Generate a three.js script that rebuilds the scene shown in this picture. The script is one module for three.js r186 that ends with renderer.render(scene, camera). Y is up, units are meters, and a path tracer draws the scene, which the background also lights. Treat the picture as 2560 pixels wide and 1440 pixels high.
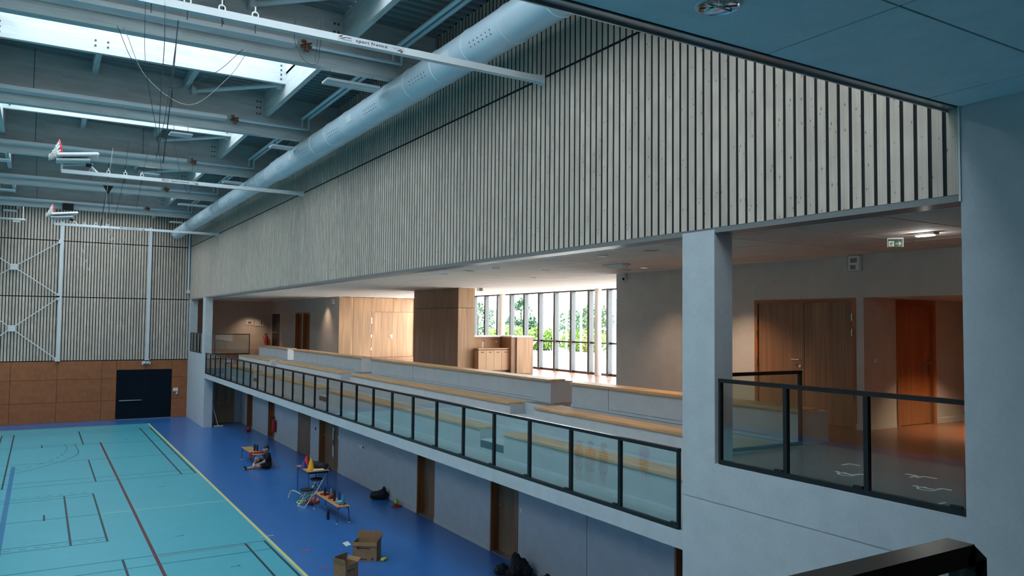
import * as THREE from 'three';
import { mergeGeometries } from 'three/addons/utils/BufferGeometryUtils.js';
import { RectAreaLightUniformsLib } from 'three/addons/lights/RectAreaLightUniformsLib.js';
import { MarchingCubes } from 'three/addons/objects/MarchingCubes.js';
import { RoundedBoxGeometry } from 'three/addons/geometries/RoundedBoxGeometry.js';

RectAreaLightUniformsLib.init();
const scene = new THREE.Scene();
const renderer = new THREE.WebGLRenderer({ antialias: true });
renderer.toneMapping = THREE.LinearToneMapping;
renderer.toneMappingExposure = 1.0;
renderer.shadowMap.enabled = true;

// ---------------------------------------------------------------- camera
// x runs to the gallery side, -z runs down the hall, y is up; the sports floor is y = 0
const EYE = 5.15;
const camera = new THREE.PerspectiveCamera(40.695, 16 / 9, 0.1, 400);
{
  const right = new THREE.Vector3(0.85487156, 0.00956974, 0.51875143);
  const up = new THREE.Vector3(-0.03200767, 0.99889824, 0.03431943);
  const fwd = new THREE.Vector3(0.51785146, 0.04594273, -0.85423599);
  const m = new THREE.Matrix4().makeBasis(right, up, fwd.negate());
  camera.quaternion.setFromRotationMatrix(m);
  camera.position.set(0, EYE, 0);
}

// ---------------------------------------------------------------- sky, sun, daylight through the roof lights
const SKY = new THREE.Color().setRGB(0.86, 0.94, 1.0);
scene.background = SKY;
scene.backgroundIntensity = 16;
const sun = new THREE.DirectionalLight(new THREE.Color().setRGB(1, 0.95, 0.86), 20);
sun.position.set(40, 62, -32); sun.target.position.set(14, 3, -22);
sun.castShadow = true; sun.shadow.radius = 1.5;
Object.assign(sun.shadow.camera, { left: -45, right: 45, top: 45, bottom: -45, near: 1, far: 150 });
sun.shadow.mapSize.set(2048, 2048);
scene.add(sun, sun.target);

// roof lights: two columns of opal roof lights, one in each bay between the beams
const BEAM_Z = [4.4, -1.9, -8.2, -14.5, -20.8, -27.1, -33.4, -39.7];   // near faces of the beams
const BEAM_T = 0.22, BEAM_LO = 10.06, DECK = 11.08;
const deckAt = (x) => DECK + 0.034 * (W0 - Math.abs(x + 5));            // the deck falls gently from a ridge along x = -5
const W0 = 11.87;
const LIGHT_COLS = [[-1.05, 4.88], [-13.0, -7.1]];
const LIGHT_LEN = 4.0;                                     // length of a roof light along z, from the far face of its beam
const DAY = new THREE.Color().setRGB(0.79, 0.91, 1.0);
for (const z of BEAM_Z.slice(1)) for (const [a, b] of LIGHT_COLS) {
  const l = new THREE.RectAreaLight(DAY, 3.6, b - a - 0.1, LIGHT_LEN - 0.1);
  l.position.set((a + b) / 2, 11.74, z - BEAM_T - LIGHT_LEN / 2);
  l.lookAt(l.position.x, 0, l.position.z);
  scene.add(l);
}

// ---------------------------------------------------------------- helpers
let seed = 7;
const rnd = () => { seed = (seed * 1664525 + 1013904223) >>> 0; return seed / 4294967296; };
const rr = (a, b) => a + (b - a) * rnd();
const lin = (r, g, b) => new THREE.Color().setRGB(r, g, b);
const hash = (x, y, s) => { let h = (x * 374761393 + y * 668265263 + s * 974634777) | 0; h = Math.imul(h ^ (h >>> 13), 1274126177); return ((h ^ (h >>> 16)) >>> 0) / 4294967296; };
function vn(x, y, px, py, s) {                               // value noise that repeats every px, py cells
  const ix = Math.floor(x), iy = Math.floor(y), fx = x - ix, fy = y - iy, u = fx * fx * (3 - 2 * fx), v = fy * fy * (3 - 2 * fy);
  const m = (a, n) => ((a % n) + n) % n, x0 = m(ix, px), x1 = m(ix + 1, px), y0 = m(iy, py), y1 = m(iy + 1, py);
  return (hash(x0, y0, s) * (1 - u) + hash(x1, y0, s) * u) * (1 - v) + (hash(x0, y1, s) * (1 - u) + hash(x1, y1, s) * u) * v;
}
function dataTex(w, h, fn, srgb = true) {
  const d = new Uint8Array(w * h * 4);
  for (let y = 0; y < h; y++) for (let x = 0; x < w; x++) {
    const c = fn(x, y), o = (y * w + x) * 4;
    d[o] = Math.max(0, Math.min(255, c[0])); d[o + 1] = Math.max(0, Math.min(255, c[1])); d[o + 2] = Math.max(0, Math.min(255, c[2])); d[o + 3] = 255;
  }
  const t = new THREE.DataTexture(d, w, h);
  t.wrapS = t.wrapT = THREE.RepeatWrapping; t.magFilter = THREE.LinearFilter; t.minFilter = THREE.LinearMipmapLinearFilter; t.generateMipmaps = true;
  if (srgb) t.colorSpace = THREE.SRGBColorSpace;
  t.needsUpdate = true;
  return t;
}
const sized = (t, w, h) => { t.repeat.set(1 / w, 1 / h); return t; };   // the texture covers w x h metres
function canvasTex(w, h, draw) {
  const c = document.createElement('canvas'); c.width = w; c.height = h;
  draw(c.getContext('2d'), w, h);
  const t = new THREE.CanvasTexture(c); t.colorSpace = THREE.SRGBColorSpace; return t;
}

// a box between two corners; uv in metres with v along the grain axis
function bx(x0, y0, z0, x1, y1, z1, grain = 'y', off = null) {
  const X = [Math.min(x0, x1), Math.max(x0, x1)], Y = [Math.min(y0, y1), Math.max(y0, y1)], Z = [Math.min(z0, z1), Math.max(z0, z1)];
  const o = off ?? [rnd() * 7, rnd() * 7], pos = [], nor = [], uv = [], idx = [];
  const face = (n, c) => {
    const b = pos.length / 3;
    for (const p of c) {
      pos.push(...p); nor.push(...n);
      const ax = n[0] ? 0 : n[1] ? 1 : 2, g = grain === 'x' ? 0 : grain === 'y' ? 1 : 2;
      let va = g, ua;
      if (g === ax) { va = ax === 1 ? 2 : 1; }
      ua = [0, 1, 2].find((k) => k !== ax && k !== va);
      uv.push(p[ua] + o[0], p[va] + o[1]);
    }
    idx.push(b, b + 1, b + 2, b, b + 2, b + 3);
  };
  const [xa, xb] = X, [ya, yb] = Y, [za, zb] = Z;
  face([1, 0, 0], [[xb, ya, zb], [xb, ya, za], [xb, yb, za], [xb, yb, zb]]);
  face([-1, 0, 0], [[xa, ya, za], [xa, ya, zb], [xa, yb, zb], [xa, yb, za]]);
  face([0, 1, 0], [[xa, yb, zb], [xb, yb, zb], [xb, yb, za], [xa, yb, za]]);
  face([0, -1, 0], [[xa, ya, za], [xb, ya, za], [xb, ya, zb], [xa, ya, zb]]);
  face([0, 0, 1], [[xa, ya, zb], [xb, ya, zb], [xb, yb, zb], [xa, yb, zb]]);
  face([0, 0, -1], [[xb, ya, za], [xa, ya, za], [xa, yb, za], [xb, yb, za]]);
  const g = new THREE.BufferGeometry();
  g.setAttribute('position', new THREE.Float32BufferAttribute(pos, 3)); g.setAttribute('normal', new THREE.Float32BufferAttribute(nor, 3)); g.setAttribute('uv', new THREE.Float32BufferAttribute(uv, 2));
  g.setIndex(idx);
  return g;
}
const at = (g, x, y, z) => g.translate(x, y, z);
function rbx(x0, y0, z0, x1, y1, z1, r = 0.01, s = 2) {
  const g = new RoundedBoxGeometry(Math.abs(x1 - x0), Math.abs(y1 - y0), Math.abs(z1 - z0), s, r);
  return g.translate((x0 + x1) / 2, (y0 + y1) / 2, (z0 + z1) / 2);
}
const V = (x, y, z) => new THREE.Vector3(x, y, z);
function rod(a, b, r, seg = 8, r2 = r) {                     // a bar between two points
  const p = V(...a), q = V(...b), d = q.clone().sub(p), g = new THREE.CylinderGeometry(r2, r, d.length(), seg);
  g.applyQuaternion(new THREE.Quaternion().setFromUnitVectors(V(0, 1, 0), d.normalize()));
  return g.translate((p.x + q.x) / 2, (p.y + q.y) / 2, (p.z + q.z) / 2);
}
function tube(points, r, n = 24, seg = 6, closed = false) {
  return new THREE.TubeGeometry(new THREE.CatmullRomCurve3(points.map((p) => V(...p)), closed, 'centripetal'), n, r, seg, closed);
}
function disc(x, y, z, r, h, seg = 24) { return new THREE.CylinderGeometry(r, r, h, seg).translate(x, y, z); }
function lathe(profile, x, y, z, seg = 20) { return new THREE.LatheGeometry(profile.map(([a, b]) => new THREE.Vector2(a, b)), seg).translate(x, y, z); }
const plain = (g) => { const o = g.index ? g.toNonIndexed() : g; for (const k of Object.keys(o.attributes)) if (!['position', 'normal', 'uv'].includes(k)) o.deleteAttribute(k); return o; };

const taken = new Map();
function numbered(name) { const n = taken.get(name) ?? 0; taken.set(name, n + 1); return n ? name + '_' + String(n).padStart(3, '0') : name; }
const origin = new Map();
function tag(o, label, category, group) { o.userData.label = label; o.userData.category = category; if (group) o.userData.group = group; return o; }
function thing(name, label, category, p = [0, 0, 0], group) {
  const o = new THREE.Group(); o.name = numbered(name); o.position.set(...p); origin.set(o, V(...p)); scene.add(o);
  return tag(o, label, category, group);
}
// one mesh out of geometries given in world coordinates
function obj(name, geos, mat, parent = scene) {
  const list = [].concat(geos), g = list.length > 1 ? mergeGeometries(list.map(plain)) : list[0].clone();
  const o = origin.get(parent);
  if (o) g.translate(-o.x, -o.y, -o.z);
  const m = new THREE.Mesh(g, mat); m.castShadow = m.receiveShadow = true;
  m.name = parent === scene ? numbered(name) : name;
  parent.add(m);
  if (o) origin.set(m, o);
  return m;
}
function one(name, label, category, geos, mat, group, p) {   // a thing that is a single mesh, with its base at p
  const list = [].concat(geos), g = list.length > 1 ? mergeGeometries(list.map(plain)) : list[0].clone();
  if (p) g.translate(-p[0], -p[1], -p[2]);
  const m = new THREE.Mesh(g, mat); m.castShadow = m.receiveShadow = true; m.name = numbered(name); if (p) { m.position.set(...p); origin.set(m, V(...p)); }
  scene.add(m);
  return tag(m, label, category, group);
}
function struct(name, geos, mat, label, category = 'wall') {
  const m = obj(name, geos, mat); m.userData.kind = 'structure'; m.userData.label = label; m.userData.category = category; return m;
}
function dup(root, p, label, turn = 0) {
  const r = root.clone(); r.name = numbered(root.name.replace(/_\d{3}$/, '')); r.position.set(...p); r.rotation.y = turn; r.userData = { ...root.userData, label: label ?? root.userData.label }; scene.add(r); return r;
}
// ---------------------------------------------------------------- materials
const slatTex = sized(dataTex(1024, 2048, (() => {
  const knots = [];
  for (let i = 0; i < 120; i++) knots.push([hash(i, 1, 3) * 1024, hash(i, 2, 3) * 2048, 1.8 + 5.0 * hash(i, 3, 3) ** 2, 0.8 + hash(i, 4, 3)]);
  const cell = new Map();
  for (const k of knots) for (let dy = -1; dy <= 1; dy++) for (let dx = -1; dx <= 1; dx++) {
    const key = (((k[0] >> 6) + dx + 16) % 16) + ',' + (((k[1] >> 6) + dy + 32) % 32); if (!cell.has(key)) cell.set(key, []); cell.get(key).push(k);
  }
  return (x, y) => {
    const wob = (vn(x / 64, y / 256, 16, 8, 5) - 0.5) * 10;
    const streak = vn((x + wob) / 4, y / 300, 256, 7, 1) * 0.6 + vn((x + wob) / 11, y / 512, 93, 4, 2) * 0.4;
    let k = 1 - 0.16 * (streak - 0.5) - 0.10 * (vn(x / 90, y / 140, 11, 15, 9) - 0.5) + 0.04 * (hash(x, y, 4) - 0.5), warm = 0;
    for (const q of cell.get((x >> 6) + ',' + (y >> 6)) ?? []) {
      const dx = Math.min(Math.abs(x - q[0]), 1024 - Math.abs(x - q[0])), dy = Math.min(Math.abs(y - q[1]), 2048 - Math.abs(y - q[1])) / (0.9 * q[3] + 0.3), d = Math.hypot(dx, dy) / q[2];
      if (d < 1) { k *= 0.42 + 0.5 * d * d; warm = 0.04; } else if (d < 2.4) k *= 1 - 0.12 * (2.4 - d) / 1.4;
    }
    return [214 * k, (208 - warm * 200) * k, (196 - warm * 500) * k];
  };
})()), 1.0, 3.0);
const oakTex = sized(dataTex(512, 1024, (x, y) => {
  const wob = (vn(x / 64, y / 256, 8, 4, 15) - 0.5) * 7;
  const f = vn((x + wob) / 3, y / 256, 171, 4, 11) * 0.45 + vn((x + wob) / 9, y / 512, 57, 2, 12) * 0.35 + vn(x / 60, y / 512, 9, 2, 13) * 0.5;
  const k = 0.78 + 0.42 * (f - 0.25);
  return [205 * k, 172 * k, 138 * k];
}), 1.2, 2.4);
const benchTex = sized(dataTex(512, 1024, (x, y) => {
  const s = Math.floor(x / 42.67), o = hash(s, 1, 21) * 300, st = Math.floor((y + o) / 256), t = hash(s, ((st % 4) + 4) % 4, 22);
  const e = (x % 42.67) < 1.2 || ((y + o) % 256) < 1.5 ? 0.88 : 1;
  const f = vn(x / 3, y / 90, 171, 11, 23);
  const k = (0.90 + 0.14 * t + 0.08 * (f - 0.5)) * e;
  return [226 * k, 182 * k, 132 * k];
}), 0.48, 2.4);
const beamTex = sized(dataTex(512, 2048, (x, y) => {          // u across the laminations, v along the beam
  const lam = (x % 85.33) < 1.5 ? 0.93 : 1, li = Math.floor(x / 85.33);
  let k = (0.94 + 0.06 * hash(li, Math.floor(y / 700), 31) + 0.10 * (vn(x / 4, y / 130, 128, 16, 32) - 0.5) + 0.06 * (vn(x / 80, y / 200, 6, 10, 33) - 0.5)) * lam;
  const q = vn(x / 8, y / 18, 64, 114, 34); if (q > 0.965) k *= 0.6;
  return [214 * k, 216 * k, 214 * k];
}), 0.5, 4.0);
const brownTex = sized(dataTex(512, 512, (x, y) => {
  const k = 0.92 + 0.10 * (vn(x / 2, y / 40, 256, 13, 41)) + 0.08 * (vn(x / 40, y / 60, 13, 9, 42) - 0.5) + 0.05 * (hash(x, y, 43) - 0.5);
  return [168 * k, 112 * k, 74 * k];
}), 1.5, 1.5);
const plankTex = sized(dataTex(1024, 1024, (x, y) => {
  const s = Math.floor(x / 146.3), o = hash(s, 2, 51) * 1024, st = Math.floor((y + o) / 1024);
  const t = hash(s, st % 2, 52), f = vn(x / 3, y / 120, 341, 9, 53) * 0.5 + vn(x / 14, y / 256, 73, 4, 54) * 0.5;
  const k = 0.78 + 0.16 * t + 0.26 * (f - 0.5);
  return [182 * k, 152 * k, 128 * k];
}), 1.3, 1.4);
const paintTex = sized(dataTex(512, 512, (x, y) => {
  const k = 0.97 + 0.035 * vn(x / 40, y / 40, 13, 13, 61) + 0.025 * vn(x / 7, y / 7, 73, 73, 62) + 0.02 * (hash(x, y, 63) - 0.5);
  return [250 * k, 250 * k, 250 * k];
}), 2.0, 2.0);
const floorTex = sized(dataTex(1024, 1024, (x, y) => {
  const k = 0.96 + 0.02 * vn(x / 90, y / 90, 11, 11, 71) + 0.02 * vn(x / 18, y / 18, 57, 57, 72) + 0.02 * (hash(x, y, 73) - 0.5);
  return [250 * k, 250 * k, 250 * k];
}), 6, 6);
const tileTex = sized(dataTex(512, 512, (x, y) => { const k = 0.94 + 0.05 * vn(x / 3, y / 3, 171, 171, 91) + 0.04 * (hash(x, y, 92) - 0.5); return [250 * k, 250 * k, 250 * k]; }), 1.2, 1.2);
const cardTex = sized(dataTex(256, 256, (x, y) => { const k = 0.9 + 0.1 * vn(x / 2, y / 60, 128, 5, 95) + 0.08 * vn(x / 40, y / 40, 7, 7, 96); return [178 * k, 146 * k, 112 * k]; }), 0.6, 0.6);

const std = (o) => new THREE.MeshStandardMaterial(o);
const M = {
  slats: [0.97, 1, 0.93, 1.04].map((k) => std({ map: slatTex, color: lin(0.86 * k, 0.775 * k, 0.735 * k), roughness: 0.8 })),
  black: std({ color: lin(0.012, 0.012, 0.013), roughness: 0.9 }),
  wall: std({ map: paintTex, color: lin(0.54, 0.585, 0.62), roughness: 0.75 }),
  wallGallery: std({ map: paintTex, color: lin(0.58, 0.56, 0.53), roughness: 0.75 }),
  white: std({ color: lin(0.74, 0.75, 0.75), roughness: 0.5 }),
  whiteSteel: std({ color: lin(0.70, 0.74, 0.75), roughness: 0.38 }),
  tile: std({ map: tileTex, color: lin(0.72, 0.665, 0.615), roughness: 0.9 }),
  tbar: std({ color: lin(0.86, 0.86, 0.86), roughness: 0.5 }),
  ceilPanel: std({ map: paintTex, color: lin(0.72, 0.83, 0.88), roughness: 0.7 }),
  trim: std({ color: lin(0.22, 0.23, 0.23), roughness: 0.4, metalness: 0.2 }),
  edge: std({ color: lin(0.42, 0.44, 0.44), roughness: 0.3, metalness: 0.7 }),
  deck: std({ color: lin(0.24, 0.27, 0.28), roughness: 0.55 }),
  beam: std({ map: beamTex, color: lin(0.86, 0.90, 0.91), roughness: 0.75 }),
  upstand: std({ color: lin(0.80, 0.83, 0.84), roughness: 0.6 }),
  opal: new THREE.MeshPhysicalMaterial({ color: lin(0.9, 0.95, 0.97), roughness: 1, transmission: 0.15, thickness: 0, side: THREE.DoubleSide }),
  blue: std({ map: floorTex, color: lin(0.040, 0.165, 0.46), roughness: 0.27 }),
  court: std({ map: floorTex, color: lin(0.085, 0.44, 0.54), roughness: 0.32 }),
  lineDark: std({ color: lin(0.012, 0.035, 0.045), roughness: 0.45 }),
  lineRed: std({ color: lin(0.10, 0.012, 0.020), roughness: 0.45 }),
  lineRed2: std({ color: lin(0.35, 0.10, 0.08), roughness: 0.45 }),
  lineYellow: std({ color: lin(0.62, 0.58, 0.24), roughness: 0.45 }),
  lineCream: std({ color: lin(0.55, 0.62, 0.40), roughness: 0.45 }),
  lineBlue: std({ color: lin(0.015, 0.16, 0.33), roughness: 0.45 }),
  lineTeal: std({ color: lin(0.02, 0.17, 0.21), roughness: 0.45 }),
  brown: std({ map: brownTex, color: lin(0.92, 0.76, 0.62), roughness: 0.6 }),
  oak: std({ map: oakTex, color: lin(0.78, 0.66, 0.55), roughness: 0.55 }),
  oakDark: std({ map: oakTex, color: lin(0.50, 0.39, 0.32), roughness: 0.5 }),
  oakGrey: std({ map: oakTex, color: lin(0.40, 0.38, 0.36), roughness: 0.55 }),
  jamb: std({ map: oakTex, color: lin(0.62, 0.33, 0.17), roughness: 0.5 }),
  bench: std({ map: benchTex, color: lin(0.92, 0.90, 0.88), roughness: 0.42 }),
  cabinet: std({ color: lin(0.56, 0.33, 0.17), roughness: 0.5 }),
  plank: std({ map: plankTex, color: lin(0.60, 0.36, 0.25), roughness: 0.26 }),
  navyDoor: new THREE.MeshPhysicalMaterial({ color: lin(0.005, 0.011, 0.019), roughness: 0.9, specularIntensity: 0.25 }),
  frameBlack: std({ color: lin(0.012, 0.014, 0.017), roughness: 0.3, metalness: 0.2 }),
  mullion: std({ color: lin(0.045, 0.045, 0.045), roughness: 0.4 }),
  chrome: std({ color: lin(0.75, 0.75, 0.75), roughness: 0.18, metalness: 1 }),
  steel: std({ color: lin(0.55, 0.55, 0.55), roughness: 0.35, metalness: 0.9 }),
  galv: std({ color: lin(0.62, 0.76, 0.84), roughness: 0.32, metalness: 0.1 }),
  galvBand: std({ color: lin(0.80, 0.88, 0.91), roughness: 0.4, metalness: 0.1 }),
  hole: std({ color: lin(0.05, 0.07, 0.08), roughness: 0.8 }),
  glass: new THREE.MeshPhysicalMaterial({ color: lin(0.84, 0.90, 0.895), roughness: 0.02, transmission: 1, thickness: 0, ior: 1.7, side: THREE.DoubleSide }),
  pane: new THREE.MeshPhysicalMaterial({ color: lin(0.97, 0.98, 0.98), roughness: 0.01, transmission: 1, thickness: 0, ior: 1.45, side: THREE.DoubleSide }),
  red: std({ color: lin(0.45, 0.02, 0.02), roughness: 0.4 }),
  redCloth: std({ color: lin(0.30, 0.015, 0.02), roughness: 0.85 }),
  orange: std({ color: lin(0.80, 0.12, 0.03), roughness: 0.7 }),
  yellow: std({ color: lin(0.85, 0.45, 0.02), roughness: 0.5 }),
  lime: std({ color: lin(0.50, 0.66, 0.12), roughness: 0.6 }),
  coneBlue: std({ color: lin(0.02, 0.05, 0.30), roughness: 0.5 }),
  coneRed: std({ color: lin(0.75, 0.03, 0.03), roughness: 0.5 }),
  bagBlack: std({ color: lin(0.010, 0.010, 0.012), roughness: 0.75 }),
  bottleBlack: std({ color: lin(0.012, 0.012, 0.016), roughness: 0.35 }),
  bottleTeal: std({ color: lin(0.05, 0.28, 0.34), roughness: 0.4 }),
  bottleBlue: std({ color: lin(0.02, 0.06, 0.35), roughness: 0.4 }),
  clothBlue: std({ color: lin(0.10, 0.42, 0.62), roughness: 0.9 }),
  tableBlue: std({ color: lin(0.025, 0.09, 0.30), roughness: 0.35, metalness: 0.2 }),
  tableTop: std({ map: benchTex, color: lin(0.80, 0.66, 0.52), roughness: 0.4 }),
  card: std({ map: cardTex, color: lin(0.66, 0.60, 0.54), roughness: 0.9, side: THREE.DoubleSide }),
  ink: std({ color: lin(0.035, 0.030, 0.028), roughness: 0.8 }),
  paper: std({ color: lin(0.8, 0.78, 0.74), roughness: 0.9 }),
  skin: std({ color: lin(0.42, 0.24, 0.17), roughness: 0.55 }),
  shirt: std({ color: lin(0.010, 0.010, 0.013), roughness: 0.9 }),
  hair: std({ color: lin(0.010, 0.008, 0.007), roughness: 0.6 }),
  valve: std({ color: lin(0.20, 0.075, 0.035), roughness: 0.5, metalness: 0.4 }),
  wire: std({ color: lin(0.03, 0.045, 0.05), roughness: 0.6 }),
  rope: std({ color: lin(0.45, 0.50, 0.50), roughness: 0.8 }),
  stepDark: std({ color: lin(0.020, 0.035, 0.045), roughness: 0.6 }),
  leafDark: std({ color: lin(0.045, 0.115, 0.055), roughness: 0.8, side: THREE.DoubleSide }),
  leafMid: std({ color: lin(0.14, 0.24, 0.035), roughness: 0.8, side: THREE.DoubleSide }),
  bark: std({ color: lin(0.10, 0.07, 0.05), roughness: 0.9 }),
  ground: std({ map: floorTex, color: lin(0.62, 0.61, 0.58), roughness: 0.9 }),
  grille: std({ color: lin(0.22, 0.22, 0.21), roughness: 0.6 }),
  glowWarm: std({ color: lin(0.9, 0.85, 0.8), emissive: lin(1, 0.80, 0.58), emissiveIntensity: 1.4, roughness: 0.5 }),
  glowWhite: std({ color: lin(0.9, 0.9, 0.9), emissive: lin(1, 1, 0.98), emissiveIntensity: 1.6, roughness: 0.5 }),
  lens: std({ color: lin(0.55, 0.62, 0.65), roughness: 0.3 }),
};
// ---------------------------------------------------------------- the hall
const W = 6.87, GF = 3.52, CE = 6.30, ZE = -45.05, XL = -17, ZN = 4.6;
const floor = struct('floor', [bx(XL, -0.3, ZE - 0.3, 9.1, 0, ZN, 'z', [0, 0])], M.blue, 'glossy blue sports floor round the turquoise court', 'floor');
const court = obj('court_surface', [bx(-15.5, 0, -42.85, 4.75, 0.003, 2.5, 'z', [0, 0])], M.court, floor);
court.userData.label = 'turquoise playing surface';
const LY = 0.0045;
const line = (x0, z0, x1, z1, mat, name = 'court_line') => obj(name, bx(x0, 0.002, z0, x1, LY, z1, 'z', [0, 0]), mat, floor);
const lx = (x, z0, z1, mat = M.lineDark, w = 0.05) => line(x - w / 2, z0, x + w / 2, z1, mat);
const lz = (z, x0, x1, mat = M.lineTeal, w = 0.045) => line(x0, z - w / 2, x1, z + w / 2, mat);
lx(4.775, -42.85, 2.5, M.lineYellow, 0.075);
for (const [za, zb] of [[-41.1, -28.2], [-18.8, -5.9]]) {       // badminton courts side by side
  for (const x of [4.66, 4.22, -0.83, -1.28]) lx(x, za, zb);
  for (const z of [za, zb, za + 0.72, zb - 0.72, (za + zb) / 2 - 1.98, (za + zb) / 2 + 1.98]) lz(z, -1.28, 4.68);
  lx(1.675, za, za + 4.35); lx(1.675, zb - 4.45, zb);
}
lx(2.315, -37.1, -3, M.lineRed, 0.07);
lz(-37.1, -12, 2.33, M.lineTeal, 0.04);
lz(-18.66, 2.37, 4.33, M.lineRed2, 0.03);
for (const x of [0.755, 1.5]) lx(x, -26.33, -20.5);
for (const z of [-26.35, -26.0, -23.47, -20.92, -20.52]) lz(z, -5, 1.52);
lz(-23.5, 1.55, 4.72, M.lineCream, 0.03);
lx(-0.64, -32.3, -10, M.lineBlue, 0.12);
lx(0.215, -37.3, -36.5); lx(0.245, -24.05, -23.35);
lz(-19.18, 4.62, 4.98, M.lineCream, 0.03);
for (let i = 0; i < 9; i++) { lz(-26.6, -1.2 + i * 0.3, -1.05 + i * 0.3, M.lineTeal, 0.03); lz(-20.72, -1.15 + i * 0.3, -1.0 + i * 0.3, M.lineTeal, 0.03); }
function stripe(points, w, mat, dash) {                          // a painted line along a curve on the floor
  const c = new THREE.CatmullRomCurve3(points.map(([x, z]) => V(x, 0, z)), false, 'centripetal'), n = 60, pos = [], idx = [];
  for (let i = 0; i <= n; i++) {
    const p = c.getPointAt(i / n), t = c.getTangentAt(i / n);
    pos.push(p.x - t.z * w / 2, LY, p.z + t.x * w / 2, p.x + t.z * w / 2, LY, p.z - t.x * w / 2);
    if (i < n && !(dash && i % 4 >= 2)) idx.push(2 * i, 2 * i + 1, 2 * i + 2, 2 * i + 1, 2 * i + 3, 2 * i + 2);
  }
  const g = new THREE.BufferGeometry(); g.setAttribute('position', new THREE.Float32BufferAttribute(pos, 3)); g.setIndex(idx); g.computeVertexNormals();
  if (g.attributes.normal.getY(0) < 0) { for (let i = 0; i < idx.length; i += 3) [idx[i], idx[i + 1]] = [idx[i + 1], idx[i]]; g.setIndex(idx); g.computeVertexNormals(); }
  return obj('court_line', g, mat, floor);
}
stripe([[1.38, -37.1], [1.39, -34.3], [1.0, -33.1], [0.46, -32.2], [-0.2, -31.3], [-0.96, -30.6], [-2.4, -29.9], [-4, -29.6]], 0.05, M.lineTeal);
stripe([[1.03, -37.1], [1.06, -35.7], [0.72, -33.75], [0.39, -32.9], [-0.05, -32.25], [-0.43, -31.75], [-0.99, -31.25], [-2.4, -30.5], [-4, -30.2]], 0.05, M.lineTeal, true);
// small hook shaped marks on the floor
for (const [x, z, m] of [[3.66, -17.15, M.lineTeal], [5.24, -17.58, M.coneRed], [5.25, -16.14, M.coneRed], [3.0, -20.2, M.lineTeal], [3.35, -26.4, M.lineTeal], [3.0, -28.6, M.lineTeal], [3.3, -37.5, M.lineTeal], [6.0, -30.1, M.lineTeal]])
  obj('floor_mark', [bx(x - 0.09, 0.002, z - 0.012, x + 0.07, 0.0055, z + 0.012), bx(x + 0.06, 0.002, z - 0.06, x + 0.11, 0.0055, z + 0.02)], m, floor);

// ---- slat cladding
const PITCH = 0.1345, SW = 0.097;
function slatShapes(h, n = 20, along = 'z') {
  return Array.from({ length: n }, (_, i) => (along === 'z' ? bx(-0.016, 0, -SW / 2, -0.010, h, SW / 2, 'y', [i * 0.127 + 0.05, i * 0.773]) : bx(-SW / 2, 0, 0.008, SW / 2, h, 0.02, 'y', [i * 0.127 + 0.05, i * 0.773])));
}
function slat(shapes, i, p, parent, mi) {
  const m = new THREE.Mesh(shapes[i % shapes.length], M.slats[mi % M.slats.length]); m.name = 'slat'; m.position.set(...p); m.castShadow = m.receiveShadow = true; parent.add(m);
}
const wallR = struct('wall_right', [bx(6.878, CE + 0.02, ZE, 7.25, DECK + 0.05, -3.76)], M.black, 'long upper wall clad in vertical whitewashed wooden slats above the gallery', 'wall');
{
  const lo = slatShapes(9.13 - 6.325), hi = slatShapes(DECK - 9.17), rest = [[], [], [], []];
  const N = Math.floor((-3.76 - ZE) / PITCH);
  for (let i = 0; i < N; i++) {
    const z = -3.82 - i * PITCH, a = Math.floor(hash(i, 1, 5) * 97), b = Math.floor(hash(i, 2, 5) * 97);
    if (i < 190) slat(lo, a, [6.886, 6.325, z], wallR, b); else rest[b % 4].push(lo[a % 20].clone().translate(6.886, 6.325, z));
    if (i >= 30 && i < 140) slat(hi, b, [6.886, 9.17, z], wallR, a); else rest[a % 4].push(hi[b % 20].clone().translate(6.886, 9.17, z));
  }
  rest.forEach((g, k) => { const m = obj('slat_cladding', g, M.slats[k], wallR); m.userData.kind = 'stuff'; });
}
const wallE = struct('wall_end', [bx(XL - 0.3, -0.3, ZE - 0.35, 7.25, DECK + 0.45, ZE - 0.04)], M.black, 'far end wall of vertical pale slats above brown panels', 'wall');
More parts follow.
